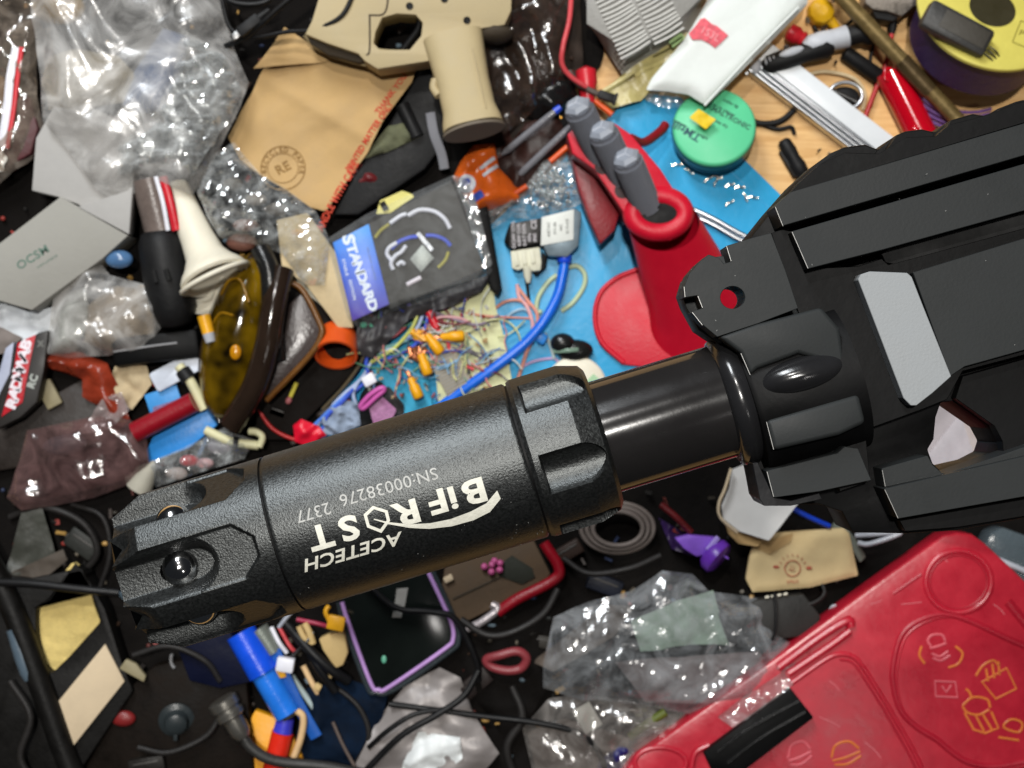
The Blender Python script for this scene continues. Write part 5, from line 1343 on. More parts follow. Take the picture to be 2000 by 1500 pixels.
t.part('film', sheet(t.poly([(85, 690), (160, 688), (215, 710), (240, 770), (258, 820), (225, 850), (205, 800), (165, 775), (165, 740), (90, 715)]), 14, step=4, amp=16, size=36, seed=251, dome=14, thick=1), M('orange_film_skin', '#8c3420', rough=0.25, var=0.3, bump=0.2, bs=20, alpha=0.85)); t.finish()
t = T('clear_flap', 'crumpled clear grey flap over the orange red bag', 'flap', 240, 800, 60)
t.part('f', sheet(t.poly([(200, 780), (235, 765), (255, 800), (215, 838), (150, 850), (170, 825)]), 0, step=4, amp=12, size=24, seed=252), FILM('grey_flap', '#b8a8a6', 0.3, 0.6, rough=0.15)); t.finish()
t = T('pinkish_bag', 'pinkish crumpled plastic bag lying left of the tracer muzzle', 'bag', 170, 910, 30)
t.part('film', sheet(t.poly([(45, 900), (60, 840), (180, 815), (230, 800), (290, 840), (300, 900), (270, 940), (190, 970), (120, 985), (50, 995), (20, 970)]), 20, step=5, amp=16, size=60, seed=261, dome=24, edge=40), FILM('pink_film', '#8a6a68', 0.12, 0.45, rough=0.12)); t.finish()
t = T('maroon_lining', 'maroon cloth seen through the pinkish bag', 'cloth', 170, 910, 14)
t.part('s', sheet(t.poly([(60, 900), (120, 860), (230, 820), (290, 860), (270, 930), (160, 960), (60, 980)]), 10, step=6, amp=14, size=40, seed=262), M('maroon_cloth', '#3c201e', rough=0.7, var=0.5)); t.finish()
t = T('grey_oval_case', 'smoky grey oval case on top of the pinkish bag', 'case', 130, 868, 40, 8)
t.part('o', ball((0, 0, 12), (44, 20, 14), 24, 12), M('smoky_grey', '#6c6a70', rough=0.3, var=0.2)); t.finish()
t = T('red_cylinder', 'deep red cylindrical handle pointing at the cream sticks', 'handle', 325, 815, 44, 27)
t.part('c', cyl((-64, 0, 20), (66, 0, 24), 20, 20, 28), M('deep_red_gloss', '#8c0a1c', rough=0.35, var=0.1)); t.finish()
t = T('bright_blue_card', 'bright blue plastic card under the red cylindrical handle', 'card', 350, 850, 24)
t.part('c', prism(t.poly([(285, 880), (300, 850), (400, 795), (425, 830), (370, 875), (290, 905)], 14), 0, 14), M('azure_plastic', '#2f8ee0', rough=0.4), bevel=3); t.finish()
t = T('blue_game_card', 'small sky blue picture card above the red cylindrical handle', 'card', 322, 785, 30, 18)
t.part('card', box((0, 0, 4), (66, 50, 5)), M('sky_card', '#3c90d4', rough=0.5, var=0.1), bevel=1)
t.part('printed_patch', prism(rrect(0, -12, 50, 18, 3), 6.5, 7.2), M('mauve_print', '#7c6a94', rough=0.6, var=0.5, vs=5), smooth=False)
t.part('yellow_dot', prism(ngon(-8, -14, 5), 7, 7.8), M('soft_yellow', ''), smooth=False); t.finish()
t = T('white_tag', 'white plastic tag with a small hole beside the black case bar', 'tag', 345, 725, 40, 28)
t.part('tag', prism(rrect(0, 0, 100, 40, 6), 0, 6, [ngon(10, 4, 4)]), M('bluish_white_plastic', '#c9d0dc', rough=0.4), bevel=1); t.finish()
t = T('cream_fabric', 'cream folded fabric with brown seams left of the white tag', 'cloth', 265, 735, 26)
t.part('s', sheet(t.poly([(232, 705), (290, 715), (300, 750), (262, 800), (238, 790), (222, 740)]), 14, step=4, amp=12, size=26, seed=271, thick=2), M('cream_cloth', '#b9a684', rough=0.8, var=0.2)); t.finish()
t = T('black_case_bar', 'black case with a thin pale seam line above the white tag', 'case', 310, 680, 34, 7)
t.part('body', box((0, 0, 16), (170, 56, 32)), blackp, bevel=9)
t.part('seam_line', tube([(-80, 2, 32.5), (0, 4, 33), (44, 4, 32.5)], 2.2, 6), M('light_grey_line', '#8c8c8e')); t.finish()
iv = M('ivory_plastic', '#d2cda4', rough=0.5, bump=0.05)
for i, (pts, lab) in enumerate((([(350, 715, 50), (372, 745, 56), (400, 800, 56)], 'ivory plastic stick with a black band, nearest the goggles'),
                                ([(402, 840, 50), (450, 862, 56), (505, 870, 50)], 'ivory plastic bar lying above the tracer muzzle'))):
    t = T('ivory_stick', lab, 'stick', pts[0][0], pts[0][1], 0, 0)
    pp = t.path(pts)
    t.part('stick', tube(pp, 10 - i, 10), iv)
    t.part('black_band', tube([pp[0].lerp(pp[1], .3), pp[0].lerp(pp[1], .9)] if i == 0 else [pp[1].lerp(pp[2], .1), pp[1].lerp(pp[2], .3)], 15 - 4 * i, 10), rubber); t.finish()
t = T('ivory_hook', 'ivory hooked clip end beside the tracer top edge', 'clip', 500, 850, 50)
t.part('h', tube([(-12, 8, 8), (4, 6, 10), (14, -4, 10), (8, -22, 8)], 7, 8), iv); t.finish()
t = T('yellow_cap_tube', 'small yellow cap with a clear tube end in front of the goggles', 'cap', 407, 640, 90, -75)
t.part('yellow_cap', cyl((-24, 0, 14), (12, 0, 14), 13, 12, 20), M('sun_yellow', '#e8a820', rough=0.35)); t.part('clear_end', cyl((12, 0, 14), (30, 0, 14), 12, 10, 20), M('frosted_clear', '')); t.finish()
t = T('clear_sweet_wrapper', 'clear and pinkish crinkled wrapper scraps between blue card and muzzle', 'wrapper', 400, 880, 34)
t.part('film', sheet(t.poly([(300, 900), (360, 875), (440, 835), (500, 860), (480, 895), (400, 920), (310, 950), (280, 930)]), 18, step=5, amp=16, size=26, seed=281, dome=16), film_s, smooth=False)
for px, py, cc, r_ in ((370, 900, '#c04448', 20), (430, 872, '#8f8a90', 26), (345, 925, '#b9a8a0', 22), (400, 905, '#d8a8a8', 18)):
    t.part('wrapped_sweet', ball(tuple(t.loc(px, py, 8)), (r_, r_ * .6, 10), 14, 8), M('sweet_' + cc[1:], cc, rough=0.4, var=0.2))
t.finish()
t = T('pale_cone', 'pale grey cone tip just left of the muzzle crown', 'cone', 290, 930, 34, 60)
t.part('c', lathe_to((-30, 0, 16), (34, 0, 20), [(26, 0), (20, .4), (5, 1)], 20), M('pale_grey_rubber', '#a29e90', rough=0.7)); t.finish()
t = T('mint_connector', 'pair of small mint green connectors joined under the STANDARD card', 'connector', 720, 640, 40)
t.part('mint_cap', cyl((-10, -6, 4), (-8, 6, 16), 8, 7, 14), M('mint_plastic', '#5fa88c', rough=0.4)); t.part('mint_cap', cyl((8, -6, 4), (10, 6, 16), 8, 7, 14), M('mint_plastic', '')); t.finish()
t = T('brown_bottle_cap', 'dusty pink brown rounded cap between cream horn and parts pouch', 'cap', 475, 475, 30)
t.part('c', ball((0, 0, 16), (30, 18, 16), 20, 12), M('dusty_brown', '#80584c', rough=0.4, var=0.2)); t.finish()

# ================================================================ lower left
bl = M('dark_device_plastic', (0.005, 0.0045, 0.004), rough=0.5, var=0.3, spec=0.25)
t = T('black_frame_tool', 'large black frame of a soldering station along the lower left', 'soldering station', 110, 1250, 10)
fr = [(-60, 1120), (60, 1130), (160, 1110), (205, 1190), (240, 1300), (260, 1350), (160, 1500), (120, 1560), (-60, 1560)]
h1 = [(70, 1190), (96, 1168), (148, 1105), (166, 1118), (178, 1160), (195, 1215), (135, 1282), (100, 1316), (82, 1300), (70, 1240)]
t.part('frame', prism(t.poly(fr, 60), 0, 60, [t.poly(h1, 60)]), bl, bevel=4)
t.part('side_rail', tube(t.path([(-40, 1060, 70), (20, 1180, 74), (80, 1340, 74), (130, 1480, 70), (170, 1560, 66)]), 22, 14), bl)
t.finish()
t = T('yellow_sponge', 'yellow cleaning sponge showing through the black frame', 'sponge', 130, 1220, 12)
t.part('s', sheet(t.poly([(55, 1180), (96, 1160), (150, 1095), (172, 1110), (205, 1215), (140, 1290), (100, 1325), (62, 1300)]), 30, step=4, amp=5, size=26, seed=301, thick=20, dome=4), M('yellow_sponge', '#d8c078', rough=0.95, var=0.08, vs=10, bump=0.7, bs=4)); t.finish()
t = T('beige_card', 'plain beige card lying below the sponge', 'card', 172, 1358, 74)
t.part('c', prism(t.poly([(205, 1258), (243, 1331), (140, 1461), (99, 1388)], 6), 0, 6), M('beige_board', '#cfbb9c', rough=0.75, var=0.05, bump=0.15, bs=6), bevel=1); t.finish()
t = T('grey_blue_cylinder', 'grey blue tapered cylinder leaning at the far lower left', 'cylinder', 48, 1275, 76, -72)
t.part('barrel', lathe_to((-52, 0, 14), (52, 0, 14), [(15, 0), (17, .5), (16, .85), (12, 1)], 10), M('slate_plastic', '#51606c', rough=0.4)); t.finish()
wire('black_rod_lead', 'stiff black lead crossing over the sponge toward the muzzle', 'lead', [(-30, 1136, 100), (60, 1140, 110), (150, 1150, 112), (232, 1158, 105)], 8, cable_m)
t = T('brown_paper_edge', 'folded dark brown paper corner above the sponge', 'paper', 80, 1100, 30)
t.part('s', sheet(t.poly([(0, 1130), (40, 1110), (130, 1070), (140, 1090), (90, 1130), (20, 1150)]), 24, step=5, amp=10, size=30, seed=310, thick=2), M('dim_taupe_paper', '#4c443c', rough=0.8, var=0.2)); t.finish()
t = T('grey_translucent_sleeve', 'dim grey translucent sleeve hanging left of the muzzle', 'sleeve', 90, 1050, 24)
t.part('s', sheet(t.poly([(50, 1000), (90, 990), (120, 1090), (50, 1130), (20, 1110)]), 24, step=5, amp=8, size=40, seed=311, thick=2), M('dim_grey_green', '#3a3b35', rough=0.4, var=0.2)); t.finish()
t = T('small_beige_wedge', 'small beige wedge lying right of the beige card', 'wedge', 264, 1308, 76, -20)
t.part('w', prism([(-28, -6), (-22, 16), (0, 14), (26, -2), (26, -14)], 0, 12), M('beige_tile_plastic', ''), bevel=2); t.finish()
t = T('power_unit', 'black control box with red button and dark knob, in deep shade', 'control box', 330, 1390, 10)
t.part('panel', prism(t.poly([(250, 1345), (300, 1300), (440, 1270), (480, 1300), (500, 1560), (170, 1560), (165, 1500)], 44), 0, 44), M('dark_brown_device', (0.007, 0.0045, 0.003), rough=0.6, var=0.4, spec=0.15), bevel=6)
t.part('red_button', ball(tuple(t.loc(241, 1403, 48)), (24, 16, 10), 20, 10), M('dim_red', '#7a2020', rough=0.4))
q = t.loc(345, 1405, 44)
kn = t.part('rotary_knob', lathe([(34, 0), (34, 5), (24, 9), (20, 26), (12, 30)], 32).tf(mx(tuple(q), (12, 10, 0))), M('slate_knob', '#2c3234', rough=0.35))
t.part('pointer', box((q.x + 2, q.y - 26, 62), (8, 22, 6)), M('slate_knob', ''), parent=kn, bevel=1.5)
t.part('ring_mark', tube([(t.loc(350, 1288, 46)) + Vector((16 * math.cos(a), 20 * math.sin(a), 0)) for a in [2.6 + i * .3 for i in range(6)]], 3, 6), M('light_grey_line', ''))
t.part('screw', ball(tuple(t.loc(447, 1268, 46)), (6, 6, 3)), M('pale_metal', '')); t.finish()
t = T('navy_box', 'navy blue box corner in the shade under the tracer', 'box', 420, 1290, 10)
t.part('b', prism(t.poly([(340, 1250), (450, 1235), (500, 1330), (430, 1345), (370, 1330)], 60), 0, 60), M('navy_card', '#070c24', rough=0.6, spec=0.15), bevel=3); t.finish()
gm = M('nickel_connector', '#8a8780', rough=0.35, metal=0.8, var=0.2)
t = T('round_connector', 'nickel round plug connector with a black cable at the bottom', 'connector', 445, 1390, 40)
A, B = t.loc(432, 1365, 60), t.loc(476, 1440, 56)
t.part('plug_shell', lathe_to(A, B, [(22, 0), (29, .04), (29, .22), (26, .24), (26, .32), (29, .34), (28, .46), (21, .5), (20, .85), (14, 1)], 36), gm)
t.part('plug_face', lathe_to(A - (B - A) * .01, A, [(20, 0), (24, 1)], 30), M('dark_taupe', '#3e3a33'))
t.part('cable', tube([B] + t.path([(490, 1460, 56), (520, 1480, 54), (560, 1490, 50), (640, 1498, 50), (720, 1515, 50)]), 11, 12), M('grey_black_cable', '#2c2b29', rough=0.5)); t.finish()
t = T('yellow_block', 'orange yellow flat board under the nickel connector', 'board', 480, 1440, 14)
t.part('b', prism(t.poly([(498, 1388), (560, 1410), (600, 1500), (590, 1560), (400, 1560), (450, 1480)], 26), 0, 26), M('orange_yellow_board', '#e8a112', rough=0.45, var=0.05), bevel=2); t.finish()
t = T('wooden_offcut', 'pale wooden offcut at the bottom edge left of the yellow board', 'offcut', 430, 1480, 12)
t.part('b', prism(t.poly([(400, 1480), (430, 1440), (462, 1470), (450, 1560), (392, 1560)], 20), 0, 20), wood, bevel=1); t.finish()
t = T('blue_marker', 'thick blue marker with cap lying diagonally below the tracer', 'marker', 500, 1330, 34)
A, B, C_ = t.loc(470, 1235, 30), t.loc(515, 1315, 34), t.loc(562, 1395, 34)
t.part('cap', cyl(A, B, 30, 30, 32), M('deep_blue_gloss', '#1450dc', rough=0.3))
t.part('barrel', cyl(B, C_, 25, 25, 32), M('azure_gloss', '#2476e0', rough=0.25))
t.part('end_plug', cyl(C_, C_ + (C_ - B) * .08, 19, 16, 24), M('dark_taupe', '')); t.finish()
t = T('red_marker', 'red marker barrel with a violet blue end, pointing to the bottom edge', 'marker', 545, 1450, 34)
A, B, D_ = t.loc(558, 1402, 30), t.loc(552, 1430, 30), t.loc(530, 1520, 26)
t.part('blue_end', cyl(A, B, 17, 19, 24), M('violet_blue', '#3a3cc0', rough=0.35)); t.part('red_barrel', cyl(B, D_, 21, 21, 28), M('vivid_red', '#dc2a18', rough=0.35)); t.finish()
t = T('wooden_stick', 'bent pale wooden stick beside the red marker', 'stick', 585, 1430, 30)
t.part('s', tube(t.path([(572, 1385, 40), (592, 1400, 42), (588, 1440, 38), (574, 1480, 34)]), 7, 8), M('pale_wood', '#dcb888', rough=0.7)); t.finish()
t = T('blue_ribbon', 'translucent blue plastic strip along the right of the blue marker', 'strip', 570, 1370, 30)
t.part('s', tube(t.path([(536, 1270, 40), (560, 1330, 36), (590, 1390, 32), (618, 1440, 28)]), 12, 8, flat=.2), M('blue_ribbon_plastic', '#1e56a8', rough=0.3)); t.finish()
t = T('white_block_connector', 'white plastic connector block between blue marker and black cables', 'connector', 560, 1295, 60, -10)
t.part('housing', box((0, 0, 14), (34, 28, 22)), whp, bevel=3)
t.part('yellow_latch', box((-8, -20, 8), (22, 18, 12), (0, 0, 20)), M('sun_yellow', ''), bevel=2); t.finish()
for i, (q, r, m, lab) in enumerate((
    ([(530, 1225, 60), (545, 1255, 66), (560, 1275, 60)], 4.5, whp, 'white curved wire above the white connector block'),
    ([(545, 1225, 50), (565, 1260, 60), (578, 1275, 54)], 4, cor, 'coral wire behind the white connector block'),
    ([(560, 1220, 50), (610, 1275, 70), (650, 1310, 66), (680, 1330, 50)], 11, cable_m, 'thick black cable crossing right of the white connector'),
    ([(590, 1250, 60), (620, 1300, 66), (655, 1350, 50)], 9, cable_m, 'black cable bending down beside the tan plug'),
    ([(572, 1280, 66), (598, 1255, 70), (612, 1235, 66)], 4, M('dull_steel', ''), 'dull metal wire standing over the black cables'),
    ([(580, 1210, 60), (620, 1218, 66), (650, 1226, 60)], 4.5, M('crimson_wire', '#a02c48', rough=0.4), 'crimson wire leading into the yellow plug'),
    ([(545, 1225, 80), (558, 1208, 90), (572, 1192, 96)], 4, M('light_ridge', ''), 'short silver needle touching the tracer lower edge'),
    ([(570, 1320, 40), (590, 1350, 40), (615, 1385, 36)], 6, M('grey_white_wire', ''), 'grey white stiff wire parallel to the blue strip'),
    ([(592, 1300, 40), (610, 1335, 42), (635, 1375, 36)], 6, M('pale_wood', ''), 'pale tan stiff wire right of the grey white one'),
    ([(650, 1410, 60), (670, 1455, 60), (700, 1510, 60)], 3.5, M('grey_brown_wire', ''), 'thin grey needle over the navy cloth at the bottom'),
)):
    wire('loose_wire', lab, 'wire', q, r, m)
t = T('silver_cylinder', 'dull silver cylinder end beside the blue marker cap', 'cylinder', 520, 1248, 30)
t.part('c', cyl(t.loc(505, 1228, 30), t.loc(535, 1275, 30), 20, 16, 24), M('dull_silver', '#8a9088', rough=0.4, metal=0.5)); t.finish()
t = T('yellow_plug', 'small yellow plug with tan body left of the phone', 'plug', 658, 1215, 70)
t.part('plug_head', box((0, 0, 10), (34, 28, 16), (0, 0, -12)), M('sun_yellow', ''), bevel=3)
t.part('plug_tail', tube([(-14, 6, 12), (-20, 22, 14), (-14, 34, 12)], 5, 8), M('sun_yellow', '')); t.finish()
tanp = M('tan_cork', '#c8ab74', rough=0.7, var=0.08)
t = T('tan_cork_piece', 'tan faceted cork piece under the yellow plug', 'cork', 652, 1270, 34)
t.part('c', prism(t.poly([(622, 1248), (640, 1240), (672, 1232), (680, 1275), (670, 1300), (655, 1306), (630, 1270)], 36), 0, 36), tanp, bevel=4); t.finish()
t = T('tan_fork', 'small tan forked piece above the black cables', 'fork', 600, 1240, 60)
t.part('prong', tube([(-16, 18, 6), (-6, -2, 8), (8, -20, 6)], 6, 8), tanp); t.part('prong', tube([(-4, 24, 6), (6, 4, 8), (12, -16, 6)], 7, 8), tanp); t.finish()
t = T('tan_bead', 'two tan wooden beads beside the black cables', 'beads', 640, 1320, 50)
t.part('bead', box((2, 2, 8), (18, 14, 12), (0, 0, 30)), tanp, bevel=3); t.part('bead', box((-18, -20, 8), (14, 14, 12), (0, 0, -30)), tanp, bevel=3); t.finish()
t = T('navy_cloth', 'dark navy wrinkled cloth below the phone', 'cloth', 680, 1400, 10)
t.part('s', sheet(t.poly([(600, 1340), (680, 1320), (760, 1350), (740, 1440), (690, 1500), (610, 1510), (580, 1440)]), 24, step=6, amp=18, size=44, seed=321, dome=10), M('navy_fabric', '#0a1728', rough=0.8, var=0.4, spec=0.1)); t.finish()

# phone
t = T('phone', 'black phone in a lilac rimmed clear case under the tracer', 'phone', 790, 1220, 40)
ph = [(650, 1120), (665, 1180), (725, 1336), (740, 1350), (880, 1265), (890, 1245), (885, 1215), (835, 1110), (810, 1060), (680, 1060)]
t.part('screen', prism(t.poly(ph, 16), 0, 16), M('phone_glass', (0.006, 0.008, 0.007), rough=0.12, var=0.2, vs=80, bump=0), bevel=3)
rimp = [(668, 1176, 17), (680, 1215, 17), (724, 1334, 17), (740, 1347, 17), (760, 1342, 17), (868, 1268, 17), (885, 1248, 17), (882, 1218, 17), (862, 1172, 17), (832, 1108, 17), (815, 1070, 17)]
t.part('lilac_rim', tube(t.path(rimp), 4.5, 8), M('lilac_metal', '#b48cc8', rough=0.3))
t.part('case_edge', tube(t.path([(x + (9 if x > 750 else -7), y + (5 if y > 1200 else 0), 12) for x, y, z in rimp]), 6, 8), M('smoke_case', '#3a4246', rough=0.2, alpha=0.6))
t.part('reflection_patch', prism(t.poly([(775, 1150), (797, 1148), (790, 1186), (770, 1186)], 17.4), 16, 17.4), M('grey_sheet_2', ''), smooth=False)  # grey patches painted on the glass as reflections
t.part('reflection_patch', prism(t.poly([(768, 1194), (786, 1194), (784, 1206), (766, 1206)], 17.4), 16, 17.4), M('grey_sheet_2', ''), smooth=False)
t.part('camera_dot', ball(tuple(t.loc(750, 1288, 17)), (5, 8, 2)), M('mint_plastic', '')); t.finish()

wire('thin_cable', 'black cord crossing the phone from under the tracer', 'cord', [(700, 1120, 90), (770, 1185, 84), (840, 1195, 80), (890, 1210, 76), (930, 1290, 60), (935, 1330, 50)], 6, cable_m)
wire('thin_cable', 'long black cord sweeping across the grey bag to bottom right', 'cord', [(760, 1375, 56), (860, 1388, 60), (950, 1400, 60), (1050, 1412, 66), (1130, 1432, 66), (1170, 1470, 60), (1190, 1530, 60)], 6, cable_m)
wire('thin_cable', 'black cord rising to the right over the grey foil bag', 'cord', [(700, 1520, 60), (780, 1440, 80), (850, 1398, 80), (905, 1360, 70), (935, 1310, 60)], 6.5, cable_m)
wire('thin_cable', 'second black cord rising parallel over the grey foil bag', 'cord', [(720, 1460, 60), (760, 1425, 76), (810, 1395, 76), (870, 1385, 70)], 5, cable_m)

# brown game board with pink dots
t = T('brown_toy_board', 'dim brown toy board with red rim and pink bead flower', 'toy board', 970, 1140, 20, 28)
bp_ = [(868, 1110), (900, 1090), (1040, 1050), (1075, 1120), (1065, 1140), (960, 1190), (900, 1220), (880, 1200), (862, 1150)]
t.part('board', prism(t.poly(bp_, 24), 0, 24), M('brown_board', '#51402e', rough=0.7, var=0.15), bevel=3)
t.part('red_rim', tube(t.path([(1062, 1060, 26), (1092, 1110, 28), (1078, 1135, 28), (1010, 1170, 28), (972, 1196, 26)]), 11, 10), M('deep_red_gloss', ''))
t.part('plank_joint', tube(t.path([(884, 1170, 25), (970, 1130, 25), (985, 1120, 25)]), 2, 6), M('tan_shadow_lining', ''))
for px, py in ((946, 1107), (961, 1103), (977, 1100), (960, 1117), (976, 1113), (966, 1096)):
    t.part('pink_bead', ball(tuple(t.loc(px, py, 32)), 7, 14, 8), M('pink_bead', '#c0588c', rough=0.3))
t.part('dark_pad', prism(t.poly([(980, 1100), (1000, 1085), (1040, 1110), (1045, 1128), (1020, 1142), (975, 1125)], 27), 24, 27), M('dark_grey_green', '#26281f', rough=0.8), bevel=1)
t.part('cream_peg', box(tuple(t.loc(876, 1130, 28)), (18, 12, 12)), M('beige_board', ''), bevel=2)
t.part('pale_clip', tube(t.path([(912, 1228, 26), (940, 1215, 30), (972, 1190, 30), (960, 1180, 28)]), 8, 8), M('pale_metal', '')); t.finish()
t = T('pink_wire_loop', 'dusty red loop of soft wire beside the clear bags', 'loop', 995, 1290, 40)
t.part('l', tube(t.path([(950, 1288, 30), (975, 1280, 36), (1010, 1272, 36), (1028, 1285, 34), (1018, 1305, 30), (990, 1310, 30), (960, 1302, 28)]), 9, 8, closed=True), M('dusty_red', '#84343a', rough=0.4)); t.finish()
t = T('coiled_hose', 'dull grey ribbed hose ring peeking out under the tube', 'hose', 1205, 1030, 30)
for r_, z_ in ((64, 10), (54, 18), (44, 24)):
    t.part('coil_turn', tube([(r_ * 1.1 * math.cos(a), r_ * .75 * math.sin(a), z_) for a in [i * math.pi / 14 for i in range(28)]], 5, 8, closed=True), M('warm_grey_hose', '#6c625c', rough=0.5))
t.finish()
t = T('dark_red_cable', 'dark red cable disappearing under the tube', 'cable', 1330, 1000, 30)
t.part('c', tube(t.path([(1290, 985, 30), (1320, 1010, 34), (1350, 1040, 30)]), 7, 8), M('deep_red', '')); t.finish()

# purple clip, white paper, kraft wallet
t = T('purple_clip', 'purple plastic clip with a pale rib, below the rifle', 'clip', 1385, 1080, 34)
pur = M('purple_plastic', '#6a34b0', rough=0.35, var=0.08, bump=0.03, sub=0.1)
t.part('clip_head', lathe_to(t.loc(1385, 1075, 30), t.loc(1408, 1095, 40), [(26, 0), (34, .3), (34, .8), (26, 1)], 28), pur)
t.part('clip_arm', prism(t.poly([(1318, 1052), (1345, 1045), (1400, 1050), (1395, 1080), (1360, 1088), (1335, 1072)], 46), 20, 46), M('light_purple', '#8a5ad0', rough=0.4), bevel=4)
t.part('clip_rib', box(tuple(t.loc(1392, 1062, 52)), (34, 10, 8), (0, 0, 50)), M('lilac_plastic', '#a992e0', rough=0.4), bevel=2)
t.part('clip_rib', box(tuple(t.loc(1408, 1082, 52)), (34, 4, 6), (0, 0, -32)), M('light_purple', ''), bevel=1); t.finish()
t = T('violet_film', 'dim violet wrinkled film left of the purple clip', 'film', 1320, 1060, 18)
t.part('s', sheet(t.poly([(1285, 1010), (1320, 1030), (1370, 1060), (1350, 1085), (1310, 1070)]), 14, step=5, amp=10, size=20, seed=330), M('dim_violet', '#33204c', rough=0.3)); t.finish()
wp_ = M('white_card_stock', '#d4d2cf', rough=0.7, var=0.03, bump=0.05)
t = T('white_curled_card', 'curled white card with a torn kraft underside below the rifle lip', 'card', 1460, 1000, 60)
t.part('card', sheet(t.poly([(1425, 915), (1450, 905), (1560, 965), (1545, 985), (1520, 1020), (1495, 1052), (1440, 1035), (1408, 1010), (1405, 985), (1420, 950)]), 30, step=4, amp=5, size=90, seed=335, thick=2, fn=lambda x, y: 0.0018 * (x + 20) ** 2), wp_)
t.part('card_edge', tube(t.path([(1428, 915, 50), (1416, 955, 50), (1404, 985, 48), (1408, 1012, 44), (1440, 1040, 38)]), 3, 8), M('beige_board', ''))
t.part('kraft_lining', sheet(t.poly([(1412, 1015), (1440, 1034), (1490, 1048), (1478, 1066), (1440, 1060), (1420, 1040)]), 16, step=4, amp=4, size=30, seed=336, thick=2), kraft); t.finish()
wire('blue_wire', 'blue wire between the white card and the rifle housing', 'wire', [(1535, 985, 60), (1570, 1005, 66), (1620, 1028, 60)], 5, M('royal_blue', ''))
t = T('kraft_wallet', 'small kraft card wallet with a faint red smiling round print', 'wallet', 1560, 1090, 44)
kw = [(1462, 1085), (1470, 1060), (1500, 1040), (1645, 1030), (1655, 1040), (1673, 1122), (1580, 1145), (1468, 1155), (1455, 1130)]
t.part('wallet_body', sheet(t.poly(kw), 14, step=4, amp=3, size=60, seed=340, dome=5, edge=14, thick=12), M('light_kraft', '#d6bd8c', rough=0.8, var=0.05, bump=0.12, bs=5))
t.part('shadowed_fold', sheet(t.poly([(1462, 1066), (1500, 1052), (1545, 1040), (1540, 1056), (1500, 1080)]), 22, step=4, amp=2, size=30, seed=341, thick=2), kraft)
fr_ = M('faint_red_print', '#b8604a', rough=0.8, var=0.3, vs=5, bump=0)
q = t.loc(1548, 1110, 22)
def ringp(cx, cy, r, w, z): return prism(ngon(cx, cy, r, 30), z, z + .8, [ngon(cx, cy, r - w, 30)])
t.part('print_ring', ringp(q.x, q.y, 16, 1.6, 21.5), fr_, smooth=False)
t.part('print_face', text('::)', 14, (q.x, q.y, 22), -100, .3), fr_, smooth=False)
t.part('print_side_mark', prism(ngon(q.x - 32, q.y + 3, 6, 12, 3), 21.5, 22.3), fr_, smooth=False)
t.part('print_side_mark', prism(ngon(q.x + 32, q.y + 1, 6, 12, 3), 21.5, 22.3), fr_, smooth=False)
t.part('print_lettering', text('SMILE', 9, (q.x, q.y - 26, 22), 4, .3), fr_, smooth=False)
for k_ in range(7):
    a = math.radians(25 + 130 * k_ / 6); t.part('print_ray', box((q.x + 26 * math.cos(a), q.y + 26 * math.sin(a), 22), (5, 1.4, .7), (0, 0, math.degrees(a))), fr_, smooth=False)
t.finish()
t = T('grey_plate_edge', 'grey green scalloped plate edge right of the kraft wallet', 'plate', 1670, 1060, 30)
t.part('p', prism(t.poly([(1625, 1030), (1650, 1000), (1662, 1040), (1680, 1062), (1692, 1088), (1680, 1100), (1668, 1080)], 20), 0, 20), M('grey_green_plastic', '#6c7268', rough=0.4), bevel=3); t.finish()
t = T('plastic_loop', 'clear plastic loop piece under the rifle near the red case', 'loop', 1720, 1045, 30)
t.part('h', tube(t.path([(1670, 1046, 40), (1700, 1044, 44), (1760, 1040, 50), (1700, 1062, 44), (1675, 1060, 40)]), 5, 8), M('frosted_clear', '')); t.finish()
t = T('black_power_brick', 'black rectangular block with a thin cord below the kraft wallet', 'power brick', 1490, 1210, 34)
t.part('brick', prism(t.poly([(1404, 1200), (1480, 1172), (1570, 1160), (1604, 1205), (1590, 1240), (1500, 1252), (1422, 1254)], 40), 0, 40), M('soft_black', '#232220', rough=0.6, var=0.15), bevel=4)
t.part('cord', tube(t.path([(1512, 1158, 50), (1516, 1200, 56), (1512, 1240, 56), (1490, 1282, 50)]), 3, 8), cable_m)
for dx in range(4):
    t.part('cream_pin', box(tuple(t.loc(1498 + dx * 12, 1166 - dx * 2, 44)), (8, 4, 5), (0, 0, 14)), cream, bevel=.8)
t.finish()
t = T('foil_ball', 'crumpled white foil ball touching the red case edge', 'foil', 1632, 1192, 40)
t.part('f', sheet(t.poly([(1610, 1200), (1625, 1180), (1645, 1178), (1650, 1195), (1635, 1215), (1612, 1222)]), 8, step=3, amp=10, size=10, seed=350, dome=14, thick=2), M('white_foil_print', '')); t.finish()

# big clear bags in the lower middle
t = T('large_clear_bag', 'large crumpled clear bag with pale contents left of the red case', 'bag', 1280, 1260, 40)
t.part('film', sheet(t.poly([(1060, 1290), (1080, 1200), (1150, 1170), (1230, 1150), (1290, 1110), (1350, 1118), (1380, 1150), (1450, 1160), (1495, 1170), (1500, 1230), (1560, 1260), (1590, 1290), (1545, 1330), (1520, 1370), (1450, 1380), (1350, 1390), (1250, 1370), (1130, 1360), (1060, 1340)]), 30, step=6, amp=20, size=60, seed=361, dome=36, edge=60), FILM('clear_film_soft', '#d8dce0', 0.03, 0.26, rough=0.1, bump=0.03, gl=0.07), smooth=False)
t.part('green_tinted_insert', sheet(t.poly([(1230, 1210), (1320, 1170), (1390, 1150), (1405, 1200), (1420, 1255), (1340, 1255), (1250, 1270)]), 22, step=5, amp=12, size=40, seed=362, thick=2), M('pale_green_paper', '#8fa090', rough=0.6, var=0.15))
